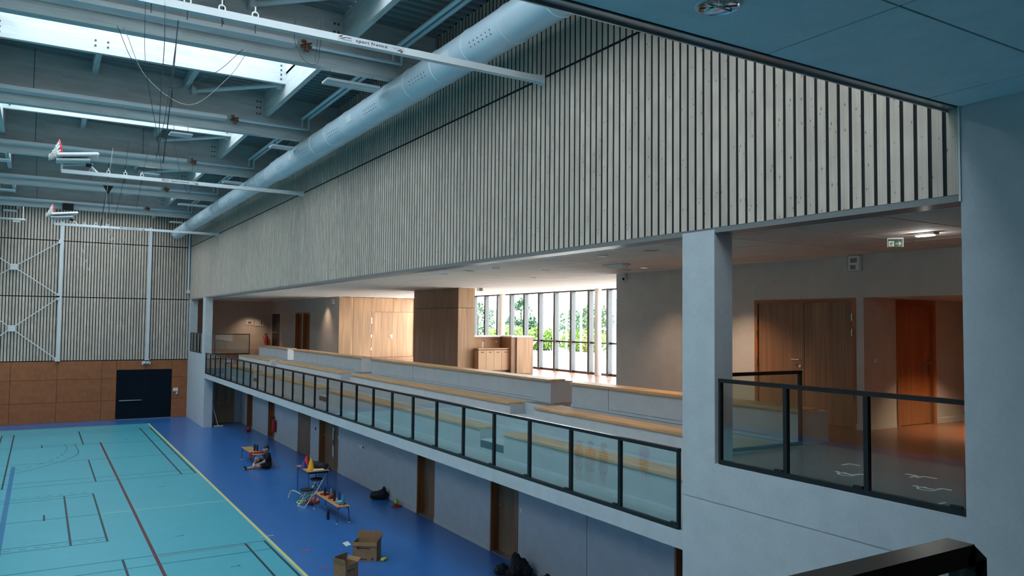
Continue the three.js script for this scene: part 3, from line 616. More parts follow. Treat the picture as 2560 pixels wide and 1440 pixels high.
// lobby doors
{
  const x = WB + 0.02, d = struct('door_10', bx(x, GF + 0.008, -9.78, x + 0.045, 5.56, -8.80, 'y'), M.oakDark, 'tall dark oak double door in the lobby', 'door');
  obj('leaf', bx(x, GF + 0.008, -8.79, x + 0.045, 5.56, -7.86, 'y'), M.oakDark, d);
  obj('frame', [bx(WB - 0.012, GF, -9.85, WB + 0.2, 5.62, -9.78, 'y'), bx(WB - 0.012, GF, -7.86, WB + 0.2, 5.62, -7.79, 'y'), bx(WB - 0.012, 5.56, -9.78, WB + 0.2, 5.62, -7.86, 'z')], M.jamb, d);
  obj('door_handle', [rod([x - 0.05, 4.58, -8.86], [x - 0.05, 4.58, -9.02], 0.012), rod([x - 0.05, 4.58, -8.87], [x, 4.58, -8.87], 0.012), disc(0, 0, 0, 0.026, 0.01, 14).rotateZ(Math.PI / 2).translate(x - 0.004, 4.47, -8.88)], M.chrome, d);
  for (const [z, ys] of [[-9.79, [5.2, 4.95, 4.45]], [-7.85, [5.25, 5.0, 3.95]]]) for (const y of ys) obj('hinge', rod([WB - 0.016, y, z], [WB - 0.016, y + 0.12, z], 0.012), M.chrome, d);
  const e = struct('door_11', bx(12.10, GF + 0.008, -7.74, 13.05, 5.52, -7.70, 'y'), M.jamb, 'single orange oak door in the warm alcove', 'door');
  obj('frame', [bx(12.02, GF, -7.8, 12.10, 5.6, -7.63, 'y'), bx(13.05, GF, -7.8, 13.13, 5.6, -7.63, 'y'), bx(12.10, 5.52, -7.8, 13.05, 5.6, -7.63, 'x')], M.jamb, e);
  obj('door_handle', [rod([12.98, 4.55, -7.64], [12.83, 4.55, -7.64], 0.012), bx(12.94, 4.36, -7.70, 13.0, 4.62, -7.69)], M.chrome, e);
}
// far gallery doors
{
  const d = struct('door_12', bx(11.72, GF + 0.01, -46.6, 11.76, 5.6, -44.72, 'y'), M.frameBlack, 'tall black door at the far end of the gallery', 'door');
  obj('push_bar', bx(11.66, 4.5, -46.4, 11.68, 4.54, -45.4), M.chrome, d); obj('frame', bx(11.69, GF, -44.75, 11.9, 5.62, -44.70), M.white, d);
  [[-41.65, -40.45, 13, 'oak doorway standing ajar, left of the pair in the gallery wall'], [-40.25, -39.05, 14, 'oak doorway with hinges, right of the pair in the gallery wall']].forEach(([a, b, n, l]) => {
    const e = struct('door_' + n, bx(11.88, GF, a + 0.05, 11.92, 5.55, b - 0.05, 'y'), M.jamb, l, 'door');
    obj('jamb', bx(11.69, GF, a, 11.9, 5.62, a + 0.05, 'y'), M.jamb, e); obj('jamb', bx(11.69, GF, b - 0.05, 11.9, 5.62, b, 'y'), M.jamb, e); obj('head', bx(11.69, 5.57, a + 0.05, 11.9, 5.62, b - 0.05, 'z'), M.jamb, e);
    if (n === 13) obj('open_gap', bx(11.872, GF, b - 0.32, 11.879, 5.5, b - 0.12), M.paper, e);
    else for (const y of [4.0, 4.5, 5.1]) obj('hinge', rod([11.87, y, b - 0.1], [11.87, y + 0.1, b - 0.1], 0.014), M.chrome, e);
  });
}
// closet of veneered panels and the panelled pillar
{
  const t = thing('closet', 'wall of oak veneer closet panels with a double door', 'closet', [13.6, GF, -34.6]);
  const z0 = -34.65, z1 = -34.6, g = 0.006;
  const pn = (x0, y0, x1, y1, m, n = 'veneer_panel') => obj(n, bx(x0 + g, y0 + g, z0, x1 - g, y1 - g, z1, 'y'), m, t);
  pn(11.7, GF, 12.39, CE, M.oak); pn(12.39, GF, 13.29, CE, M.oak); pn(13.29, 5.65, 14.36, CE, M.oak); pn(14.36, 5.65, 15.5, CE, M.oak);
  const a = pn(13.29, GF, 14.33, 5.65, M.oak, 'door'), b = pn(14.33, GF, 15.5, 5.65, M.oak, 'door');
  obj('handle', [bx(14.16, 4.5, z1, 14.30, 4.53, z1 + 0.05), bx(14.27, 4.40, z1, 14.33, 4.58, z1 + 0.01)], M.chrome, a);
  for (const y of [3.85, 4.45, 5.1, 5.25]) obj('hinge', bx(13.27, y, z1, 13.31, y + 0.12, z1 + 0.015), M.chrome, a);
  const s = thing('panelled_pillar', 'freestanding dark wood veneered block with orange oak end face', 'pillar', [11.85, GF, -24.15]);
  obj('core', bx(11.57, GF, -25.86, 12.13, CE, -22.42), M.black, s);
  for (const [y0, y1] of [[GF, 5.645], [5.66, CE]]) {
    obj('side_panel', bx(11.55, y0, -25.88, 11.575, y1, -22.41, 'y'), M.oakDark, s);
    obj('end_panel', bx(11.55, y0, -22.41, 12.15, y1, -22.385, 'y'), M.oak, s);
    obj('rear_panel', bx(12.13, y0, -25.88, 12.15, y1, -22.41, 'y'), M.oak, s);
  }
}
// kitchen counter in front of the window
{
  const t = thing('kitchen_counter', 'oak kitchenette counter with sink below the window', 'counter', [13.2, GF, -22.9]);
  const z1 = -22.1, top = 4.70;
  // units along x, open to the camera side between the pillar and an end wall
  obj('end_wall', bx(13.52, GF, -23.0, 14.16, top, -21.95, 'y'), M.oak, t);
  obj('inner_cheek', bx(13.33, GF, -22.85, 13.52, top, -22.0, 'y'), M.oakDark, t);
  obj('rear_wall', bx(12.15, GF, -22.95, 13.5, top, -22.75, 'y'), M.cabinet, t);
  obj('top_shelf', bx(12.15, top, -23.05, 14.2, top + 0.05, -22.55), M.white, t);
  obj('top_shelf', bx(13.3, top, -22.55, 14.2, top + 0.05, -21.93), M.white, t);
  obj('worktop', bx(12.15, 4.30, -22.76, 13.34, 4.34, -22.1, 'x'), M.cabinet, t);
  for (let i = 0; i < 4; i++) {
    const x = 12.16 + i * 0.293, d = obj('cabinet_door', rbx(x + 0.003, GF + 0.1, -22.75, x + 0.29, 4.28, -22.12, 0.004, 1), M.cabinet, t);
    obj('handle', bx(x + 0.1, 4.2, -22.122, x + 0.2, 4.225, -22.112), M.frameBlack, d);
  }
  obj('plinth', bx(12.16, GF, -22.75, 13.33, GF + 0.1, -22.18), M.oakDark, t);
  obj('tap', [rod([12.58, 4.34, -22.6], [12.58, 4.56, -22.6], 0.022), tube([[12.58, 4.55, -22.6], [12.57, 4.6, -22.55], [12.56, 4.57, -22.45]], 0.014, 10)], M.chrome, t);
  obj('socket', bx(13.15, 4.5, -22.75, 13.23, 4.58, -22.74), M.white, t);
}
// ---------------------------------------------------------------- window wall
{
  const t = struct('window_1', [bx(XW, GF, -34.7, XW + 0.12, GF + 0.07, -13.8), bx(XW, CE - 0.05, -34.7, XW + 0.12, CE + 0.25, -13.8)], M.mullion, 'tall window wall with dark mullions looking out to trees', 'window');
  const zs = []; for (let z = -14.6; z > -34.7; z -= 1.0) zs.push(z);
  for (const z of zs) obj('mullion', bx(XW - 0.06, GF, z - 0.055, XW + 0.12, CE, z + 0.055), M.mullion, t);
  obj('transom', bx(XW, 4.52, -25.6, XW + 0.1, 4.58, -13.8), M.mullion, t);
  for (let i = 0; i + 1 < zs.length; i++) { obj('pane', bx(XW + 0.05, GF + 0.07, zs[i + 1] + 0.055, XW + 0.056, CE - 0.05, zs[i] - 0.055), M.pane, t); }
  obj('pane', bx(XW + 0.05, GF + 0.07, -14.545, XW + 0.056, CE - 0.05, -13.8), M.pane, t);
  for (const [z, l] of [[-19.87, 'slim white round column before the window, nearer the grey wall'], [-25.92, 'slim white round column before the window, by the kitchenette']]) {
    one('round_column', l, 'column', [disc(15.28, (GF + CE) / 2, z, 0.11, CE - GF, 20)], M.white, 'columns at the window', [15.28, GF, z]);
  }
}
// ---------------------------------------------------------------- outside
struct('ground', [bx(15.62, 3.2, -75, 90, 3.4, 8)], M.ground, 'sunlit pale paving outside the window', 'ground');
function leaves(cx, cy, cz, rx, ry, rz, n, s, shape) {           // a crown of small leaf blades
  const pos = [], idx = []; let b = 0;
  for (let i = 0; i < n; i++) {
    let x, y, z; do { x = rr(-1, 1); y = rr(-1, 1); z = rr(-1, 1); } while (x * x + y * y + z * z > 1 || x * x + y * y + z * z < 0.25 || (shape && Math.hypot(x, z) > (1 - y) / 2 + 0.12 * rnd()));
    const a = rr(0, 6.28), e = rr(-0.9, 0.9), u = V(Math.cos(a) * Math.cos(e), Math.sin(e), Math.sin(a) * Math.cos(e)).multiplyScalar(s * rr(0.6, 1.3)), w = V(-Math.sin(a), rr(-0.6, 0.6), Math.cos(a)).multiplyScalar(s * 0.5);
    const p = V(cx + x * rx, cy + y * ry, cz + z * rz);
    for (const q of [p.clone().sub(u), p.clone().add(w), p.clone().add(u), p.clone().sub(w)]) pos.push(q.x, q.y, q.z);
    idx.push(b, b + 1, b + 2, b, b + 2, b + 3); b += 4;
  }
  const g = new THREE.BufferGeometry(); g.setAttribute('position', new THREE.Float32BufferAttribute(pos, 3)); g.setIndex(idx); g.computeVertexNormals(); return g;
}
const tree = (label, x, z, h, r, mat, shape, n = 2600, s = 0.22) => {
  const t = thing('tree', label, 'tree', [x, 3.4, z], 'trees outside the window');
  obj('trunk', rod([x, 3.3, z], [x, 3.4 + h * 0.7, z], 0.18, 8, 0.08), M.bark, t);
  const f = obj('foliage', leaves(x, 3.4 + h * 0.55, z, r, h * 0.5, r, n, s, shape), mat, t); f.userData.kind = 'stuff';
};
const hedge = (label, x, z, rx, h, rz, mat) => { const f = one('hedge', label, 'hedge', [leaves(x, 3.4 + h / 2, z, rx, h * 0.6, rz, 2400, 0.13), leaves(x, 3.4 + h / 2, z, rx * 0.7, h * 0.5, rz * 0.7, 800, 0.2)], mat, 'hedges outside the window', [x, 3.4, z]); };
tree('dark green conifer behind the window mullions', 38, -61, 4.2, 2.3, M.leafDark, true, 3200, 0.24);
tree('pale distant tree beside the panelled pillar', 40, -73, 3.9, 2.0, M.leafDark, false, 1800, 0.2);
tree('small dark tree seen near the white column', 40, -52.5, 3.4, 1.7, M.leafDark, false, 1800, 0.2);
tree('loose grey green tree behind the white goal frame', 41, -56.5, 3.2, 1.8, M.leafDark, false, 1300, 0.18);
hedge('yellow green clipped bush right of the kitchenette', 28.6, -43.4, 1.2, 1.45, 1.3, M.leafMid);
hedge('long low yellow green hedge over the kitchenette', 33, -55, 1.5, 1.5, 3.4, M.leafMid);
hedge('pale yellow green hedge patch behind the goal frame', 30, -40.5, 1.3, 1.3, 2.6, M.leafMid);
{
  const t = thing('goal_frame', 'white tubular sports goal frame with slanted stays outside', 'goal', [28, 3.4, -37]);
  const X = 27.5;
  for (const z of [-40.3, -38.9, -37.4, -35.6, -33.2, -32.1]) { obj('post', rod([X, 3.4, z], [X, 6.5, z], 0.06), M.white, t); }
  obj('crossbar', rod([X, 6.5, -40.3], [X, 6.5, -32.1], 0.05), M.white, t);
  obj('crossbar', rod([X, 4.9, -35.6], [X, 4.9, -32.1], 0.04), M.white, t);
  for (const z of [-40.3, -33.2]) obj('stay', rod([X, 5.4, z], [X - 1.4, 3.4, z - 0.9], 0.05), M.white, t);
}
// ---------------------------------------------------------------- balustrades of black steel and glass
// run: [x, z] -> [x, z]; posts at the given parameters; glass between them
function balustrade(label, a, b, y0, h, n, { firstPost = true, lastPost = true, round = false, glassName = 'glass_pane', clamp = true } = {}) {
  const t = thing('balustrade', label, 'railing', [(a[0] + b[0]) / 2, y0, (a[1] + b[1]) / 2]);
  const d = V(b[0] - a[0], 0, b[1] - a[1]), L = d.length(); d.normalize(); const s = V(-d.z, 0, d.x);
  const P = (u, v, y) => [a[0] + d.x * u + s.x * v, y, a[1] + d.z * u + s.z * v];
  const along = (u0, u1, y, yb, w) => { const g = bx(-w / 2, y, 0, w / 2, yb, u1 - u0); g.rotateY(Math.atan2(d.x, d.z)); const p = P(u0, 0, 0); return g.translate(p[0], 0, p[2]); };
  obj('top_rail', along(0, L, y0 + h - 0.045, y0 + h, 0.06), M.frameBlack, t);
  obj('bottom_rail', along(0, L, y0, y0 + 0.05, 0.05), M.frameBlack, t);
  for (let i = 0; i <= n; i++) {
    if ((i === 0 && !firstPost) || (i === n && !lastPost)) continue;
    const u = Math.min(L - 0.005, Math.max(0.005, L * i / n));
    obj('post', along(Math.max(0, u - 0.025), Math.min(L, u + 0.025), y0 + 0.05, y0 + h - 0.045, 0.05), M.frameBlack, t);
  }
  for (let i = 0; i < n; i++) {
    const u0 = L * i / n + 0.03, u1 = L * (i + 1) / n - 0.03;
    obj(glassName, along(u0, u1, y0 + 0.05, y0 + h - 0.045, 0.002), M.glass, t);
    if (clamp) obj('glass_clamp', along(u0 + 0.02, u0 + 0.12, y0 + 0.05, y0 + 0.075, 0.035), M.frameBlack, t);
  }
  return t;
}
balustrade('long black balustrade with many glass panes along the tribune', [W + 0.035, -7.30], [W + 0.035, -39.85], 2.605, 1.0, 28);
balustrade('black glass balustrade across the lobby opening', [W + 0.035, -3.75], [W + 0.035, -6.62], GF + 0.005, 1.0, 3, { firstPost: false });
balustrade('black glass balustrade in the far gallery opening', [W + 0.035, -40.86], [W + 0.035, -44.44], GF + 0.005, 1.0, 4);
balustrade('single glass guard closing the lobby side of the tribune', [W + 0.32, -7.12], [8.98, -7.12], GF + 0.005, 1.02, 1, { firstPost: false, clamp: false });
balustrade('single glass guard closing the far end of the tribune', [W + 0.36, -39.6], [8.88, -39.6], GF + 0.005, 1.0, 1, { clamp: false });
{
  const t = thing('balustrade', 'thick black handrail and glass of the viewing balcony, cut by the picture edge', 'railing', [1, GF, -1.3]);
  const z = -1.3;
  obj('top_rail', bx(-3, 4.46, z - 0.04, 2.35, 4.52, z + 0.04), M.frameBlack, t);
  obj('corner_rail', [bx(0, -0.06, -0.04, 0.085, 0.0, 0.04).rotateZ(-0.62).translate(2.345, 4.52, z)], M.frameBlack, t);
  obj('post', bx(2.353, GF, z - 0.04, 2.414, 4.468, z + 0.04), M.frameBlack, t);
  obj('post', bx(0.6, GF + 0.0, z - 0.03, 0.65, 4.46, z + 0.03), M.frameBlack, t);
  obj('bottom_rail', bx(-3, GF, z - 0.03, 2.353, GF + 0.05, z + 0.03), M.frameBlack, t);
  obj('glass_pane', bx(0.67, GF + 0.05, z - 0.001, 2.345, 4.46, z + 0.001), M.glass, t);
}
// ---------------------------------------------------------------- the balcony ceiling over the camera
{
  const y = 7.1, c = struct('ceiling_balcony', [bx(XL, y + 0.02, -3.80, W + 0.25, y + 0.5, ZN)], M.trim, 'blue grey panel ceiling over the viewing balcony', 'ceiling');
  const xs = [-17, -14, -11, -8, -5.6, -3.6, -1.6, 0.4, 2.4, 4.4, 6.4, W], zs = [-3.76, -2.75, -1.75, -0.75, 0.25, 1.25, 2.25, ZN];
  for (let i = 0; i + 1 < xs.length; i++) for (let k = 0; k + 1 < zs.length; k++) obj('ceiling_panel', bx(xs[i] + 0.009, y, zs[k] + 0.009, xs[i + 1] - 0.009, y + 0.03, zs[k + 1] - 0.009, 'z'), M.ceilPanel, c);
  obj('edge_profile', [bx(XL, y - 0.012, -3.86, W, y + 0.14, -3.80), bx(XL, y - 0.012, -3.80, W, y - 0.002, -3.765), bx(XL, y - 0.03, -3.86, W, y - 0.012, -3.845)], M.edge, c).userData.label = 'metal edge strip';
  const d = thing('downlight', 'recessed chrome downlight cut by the top of the picture', 'lamp', [3.46, y, -3.32]);
  obj('rim', new THREE.TorusGeometry(0.128, 0.014, 8, 40).rotateX(Math.PI / 2).translate(3.46, y - 0.004, -3.32), M.white, d);
  obj('reflector', lathe([[0.125, 0], [0.118, 0.06], [0.095, 0.13], [0.05, 0.17], [0.0, 0.17]].map(([r, h]) => [r, h * 0.1]), 3.46, y - 0.02, -3.32, 40), M.chrome, d);
  const fins = []; for (let i = 0; i < 4; i++) fins.push(bx(-0.11, 0, -0.002, 0.11, 0.012, 0.002).rotateY(i * Math.PI / 4).translate(3.46, y - 0.024, -3.32));
  obj('louvre', fins, M.chrome, d);
}
// ---------------------------------------------------------------- ceiling fittings of the gallery
function downlight(x, z, label, power = 0, y = CE, warm = true) {
  const t = thing('recessed_lamp', label, 'lamp', [x, y, z], 'recessed gallery lamps');
  obj('ring', new THREE.TorusGeometry(0.085, 0.012, 8, 28).rotateX(Math.PI / 2).translate(x, y - 0.003, z), M.white, t);
  obj('lamp_disc', disc(x, y - 0.004, z, 0.075, 0.008, 24), power ? M.glowWarm : M.lens, t);
  if (power) {
    const l = new THREE.SpotLight(warm, power, 0, 0.85, 0.9, 2); l.color = lin(1.0, 0.68, 0.45); l.position.set(x, y - 0.03, z); l.target.position.set(x, 0, z); l.castShadow = true; l.shadow.radius = 3; scene.add(l, l.target);
  }
}
downlight(8.01, -10.31, 'unlit recessed lamp above the near benches', 0);
downlight(8.04, -13.88, 'unlit recessed lamp above the nearest aisle', 0);
downlight(9.24, -13.83, 'unlit recessed lamp over the gap between benches', 0);
downlight(10.43, -16.15, 'unlit recessed lamp near the corner of the grey wall', 0);
downlight(8.03, -16.23, 'unlit recessed lamp above the second tribune block', 0);
downlight(10.3, -11.9, 'lit recessed lamp washing the grey wall beside the window', 9);
downlight(10.25, -10.0, 'lit recessed lamp washing the wall left of the double door', 22);
downlight(11.25, -36.2, 'lit recessed lamp throwing a cone on the far gallery wall', 9);
downlight(10.4, -45.9, 'lit recessed lamp near the far end wall', 16);
downlight(8.4, -43.2, 'lit recessed lamp behind the far column', 10);
downlight(9.6, -5.0, 'lit recessed lamp over the lobby floor', 4);
downlight(12.6, -6.4, 'lit warm lamp in the alcove ceiling', 42, 5.62);
downlight(11.9, -4.8, 'second warm lamp in the alcove ceiling, out of view', 20, 5.62);
for (const [x, z, l] of [[7.99, -9.07, 'round grey ceiling speaker over the near benches'], [8.0, -14.97, 'round grey ceiling speaker past the nearest aisle'], [10.39, -12.56, 'dark ceiling grille by the grey wall']]) {
  const t = thing('ceiling_speaker', l, 'speaker', [x, CE, z]); obj('grille', disc(x, CE - 0.004, z, 0.13, 0.01, 28), M.grille, t); obj('rim', new THREE.TorusGeometry(0.13, 0.008, 6, 28).rotateX(Math.PI / 2).translate(x, CE - 0.004, z), M.white, t);
}
{
  const t = thing('emergency_lamp', 'slim bright lamp bar on the lobby ceiling', 'lamp', [9.13, CE, -5.42]);
  obj('housing', rbx(9.08, CE - 0.03, -5.56, 9.20, CE, -5.28, 0.012), M.white, t);
  obj('light_bar', rbx(9.10, CE - 0.045, -5.53, 9.17, CE - 0.028, -5.31, 0.007), M.glowWhite, t);
  const l = new THREE.PointLight(lin(1, 0.97, 0.92), 0.5); l.position.set(9.135, CE - 0.07, -5.42); l.castShadow = true; scene.add(l);
  const b = thing('ceiling_lamp_bar', 'twin tube lamp on the ceiling near the window', 'lamp', [9.35, CE, -11.6]);
  obj('housing', rbx(9.25, CE - 0.05, -11.9, 9.45, CE, -11.3, 0.015), M.white, b); obj('tube', [rod([9.31, CE - 0.055, -11.87], [9.31, CE - 0.055, -11.33], 0.014), rod([9.39, CE - 0.055, -11.87], [9.39, CE - 0.055, -11.33], 0.014)], M.lens, b);
}
const exitTex = canvasTex(512, 256, (c, w, h) => {
  c.fillStyle = '#0b5c39'; c.fillRect(0, 0, w, h); c.fillStyle = '#eef5ee'; c.fillRect(22, 22, 190, 212);
  c.strokeStyle = '#0b5c39'; c.fillStyle = '#0b5c39'; c.lineWidth = 20; c.lineCap = 'round'; c.lineJoin = 'round';
  c.beginPath(); c.arc(138, 62, 17, 0, 7); c.fill();
  const l = (...p) => { c.beginPath(); c.moveTo(p[0], p[1]); for (let i = 2; i < p.length; i += 2) c.lineTo(p[i], p[i + 1]); c.stroke(); };
  l(124, 92, 104, 142, 136, 170, 138, 214); l(104, 142, 82, 182, 52, 186); l(120, 96, 84, 108, 68, 138); l(124, 96, 150, 122, 178, 112);
  c.strokeStyle = '#eef5ee'; c.lineWidth = 26; c.lineCap = 'butt'; c.lineJoin = 'miter'; l(262, 128, 440, 128); l(376, 58, 448, 128, 376, 198);
});
function exitSign(x, y, z, label, turn = 0) {
  const t = thing('exit_sign', label, 'sign', [x, y, z]); t.rotation.y = turn; t.scale.setScalar(0.5);
  const g = new THREE.BoxGeometry(0.34, 0.17, 0.012), m = std({ map: exitTex, roughness: 0.4 });
  const p = new THREE.Mesh(g, m); p.name = 'sign_plate'; p.position.y = -0.15; p.castShadow = p.receiveShadow = true; t.add(p);
  const f = new THREE.Mesh(mergeGeometries([new THREE.BoxGeometry(0.02, 0.2, 0.03).translate(-0.18, -0.14, 0), new THREE.BoxGeometry(0.02, 0.2, 0.03).translate(0.18, -0.14, 0), new THREE.BoxGeometry(0.38, 0.04, 0.05).translate(0, -0.02, 0)]), M.white); f.name = 'holder'; f.castShadow = f.receiveShadow = true; t.add(f);
}
exitSign(9.36, CE, -5.95, 'green running man exit sign with arrow on the lobby ceiling', -0.85);
exitSign(11.9, CE, -21.6, 'small exit sign above the panelled pillar', -0.3);
// wall fittings
{
  let t = thing('alarm_sounder', 'grey alarm box high on the lobby wall over the double door', 'alarm', [WB, 6.05, -7.77]);
  obj('case', rbx(WB - 0.07, 6.05, -7.87, WB, 6.29, -7.67, 0.012), M.white, t); obj('grille', bx(WB - 0.074, 6.18, -7.83, WB - 0.068, 6.25, -7.71), M.grille, t); obj('lens', bx(WB - 0.078, 6.07, -7.83, WB - 0.068, 6.14, -7.74), M.grille, t);
  t = thing('light_switch', 'small white switch plate on the alcove wall beside the oak door', 'switch', [11.45, 4.6, -7.65]); obj('plate', rbx(11.41, 4.56, -7.65, 11.49, 4.64, -7.638, 0.003), M.white, t); obj('rocker', rbx(11.433, 4.58, -7.64, 11.467, 4.62, -7.634, 0.002), M.paper, t);
  for (const [z, y, l, m] of [[-14.16, 1.19, 'white switch plate right of the door by the kit bags', M.white], [-26.0, 1.19, 'white switch plate right of the slotted double door', M.white], [-28.64, 1.18, 'dark button on the wall left of the slotted double door', M.frameBlack], [-34.3, 1.55, 'white switch above the extinguisher', M.white]]) {
    const s = thing('wall_switch', l, 'switch', [WR, y, z]); obj('plate', rbx(WR - 0.014, y - 0.05, z - 0.05, WR, y + 0.05, z + 0.05, 0.004), m, s); obj('button', rbx(WR - 0.02, y - 0.02, z - 0.02, WR - 0.012, y + 0.02, z + 0.02, 0.003), m === M.white ? M.paper : M.bagBlack, s);
  }
  t = thing('notice_plate', 'small white notice plate on the passage wall', 'sign', [WR, 1.19, -23.8]); obj('plate', rbx(WR - 0.008, 1.14, -24.05, WR, 1.25, -23.55, 0.003), M.white, t); obj('mark', bx(WR - 0.01, 1.15, -23.7, WR - 0.007, 1.22, -23.58), M.frameBlack, t);
  t = thing('emergency_beacon', 'white twin spot emergency lamp over the navy door', 'lamp', [4.84, 2.82, ZE]); obj('case', rbx(4.62, 2.83, ZE, 5.04, 3.0, ZE + 0.07, 0.01), M.white, t); for (const x of [4.76, 4.9]) obj('spot', new THREE.SphereGeometry(0.07, 14, 10).translate(x, 2.9, ZE + 0.08), M.chrome, t);
  t = thing('emergency_beacon', 'white twin spot lamp and switch box right of the navy door', 'lamp', [6.3, 1.2, ZE]); obj('case', rbx(6.18, 1.35, ZE, 6.42, 1.55, ZE + 0.06, 0.01), M.white, t); obj('spot', [new THREE.SphereGeometry(0.06, 12, 8).translate(6.24, 1.42, ZE + 0.08), new THREE.SphereGeometry(0.06, 12, 8).translate(6.36, 1.26, ZE + 0.06)], M.white, t);
  t = thing('wall_speaker', 'black loudspeaker hung on the farthest beam', 'speaker', [0.9, 10.0, -39.5]); obj('cabinet', rbx(0.67, 10.0, -39.66, 1.10, 10.26, -39.36, 0.02), M.bagBlack, t); obj('bracket', bx(0.85, 10.1, -39.7, 0.95, 10.2, -39.66), M.frameBlack, t);
  t = thing('wall_poster', 'white framed notice on the far gallery wall', 'poster', [10.45, 4.9, -46.8]); obj('frame', bx(10.24, 4.93, -46.8, 10.66, 5.24, -46.78), M.white, t); obj('print', bx(10.36, 5.0, -46.78, 10.56, 5.14, -46.777), M.grille, t);
  t = thing('wall_poster', 'wide grey evacuation plan beside the framed notice', 'poster', [11.0, 4.85, -46.8]); obj('board', bx(10.76, 4.87, -46.8, 11.24, 5.25, -46.78), M.paper, t); obj('print', bx(11.12, 4.95, -46.78, 11.16, 5.2, -46.777), M.frameBlack, t);
  t = thing('camera_dome', 'small white security camera at the top corner of the grey wall', 'camera', [WB, 6.15, -13.5]); obj('mount', disc(WB - 0.03, 6.24, -13.5, 0.04, 0.04), M.white, t); obj('body', new THREE.SphereGeometry(0.055, 14, 10).translate(WB - 0.06, 6.18, -13.5), M.white, t); obj('eye', new THREE.SphereGeometry(0.03, 10, 8).translate(WB - 0.1, 6.17, -13.48), M.bagBlack, t);
  t = thing('wall_speaker', 'white speaker bar at the corner of the closet', 'speaker', [11.66, 6.0, -35.2]); obj('cabinet', rbx(11.58, 5.98, -35.3, 11.7, 6.25, -35.15, 0.01), M.white, t);
}
function extinguisher(x, y, z, label, s = 1) {
  const t = thing('fire_extinguisher', label, 'extinguisher', [x, y, z]);
  obj('cylinder', lathe([[0, 0], [0.08, 0], [0.085, 0.02], [0.085, 0.40], [0.06, 0.47], [0.025, 0.5], [0, 0.5]].map(([a, b]) => [a * s, b * s]), x, y, z, 18), M.red, t);
  obj('valve_head', [rod([x, y + 0.5 * s, z], [x, y + 0.58 * s, z], 0.02 * s), bx(x - 0.08 * s, y + 0.56 * s, z - 0.012, x + 0.05 * s, y + 0.59 * s, z + 0.012)], M.frameBlack, t);
  obj('hose', tube([[x - 0.04, y + 0.55 * s, z], [x - 0.13 * s, y + 0.5 * s, z], [x - 0.12 * s, y + 0.25 * s, z], [x - 0.1 * s, y + 0.12 * s, z]], 0.012, 14), M.frameBlack, t);
  obj('label_plate', new THREE.CylinderGeometry(0.0865 * s, 0.0865 * s, 0.2 * s, 14, 1, true, Math.PI * 0.9, 1.8).translate(x, y + 0.24 * s, z), M.paper, t);
}
extinguisher(WR - 0.11, 0.38, -34.2, 'red fire extinguisher on the passage wall', 1.1);
extinguisher(11.42, 3.72, -46.65, 'red fire extinguisher on the far gallery end wall', 1.2);
// ---------------------------------------------------------------- ceiling hung basketball goals: wall bar, folded board, hoop and net
const barTex = canvasTex(1024, 128, (c, w, h) => {
  c.fillStyle = '#c9d0d2'; c.fillRect(0, 0, w, h);
  c.fillStyle = '#20263a'; c.font = 'bold 84px sans-serif'; c.textBaseline = 'middle'; c.fillText('sport france', 265, 62);
  const bar = (x, y, col, l) => { c.fillStyle = col; c.beginPath(); c.moveTo(x, y + 26); c.lineTo(x + l, y - 18); c.lineTo(x + l + 38, y - 18); c.lineTo(x + 38, y + 26); c.fill(); };
  bar(20, 52, '#20263a', 90); bar(12, 24, '#8a2a2a', 30); c.fillStyle = '#20263a'; c.fillRect(130, 30, 70, 16); c.fillStyle = '#8b9298'; c.fillRect(70, 78, 140, 22);
  bar(900, 74, '#20263a', 60); bar(952, 96, '#8a2a2a', 20); c.fillStyle = '#8b9298'; c.fillRect(820, 40, 130, 10); c.fillRect(850, 62, 50, 10);
});
const barMat = std({ map: barTex, roughness: 0.4 });
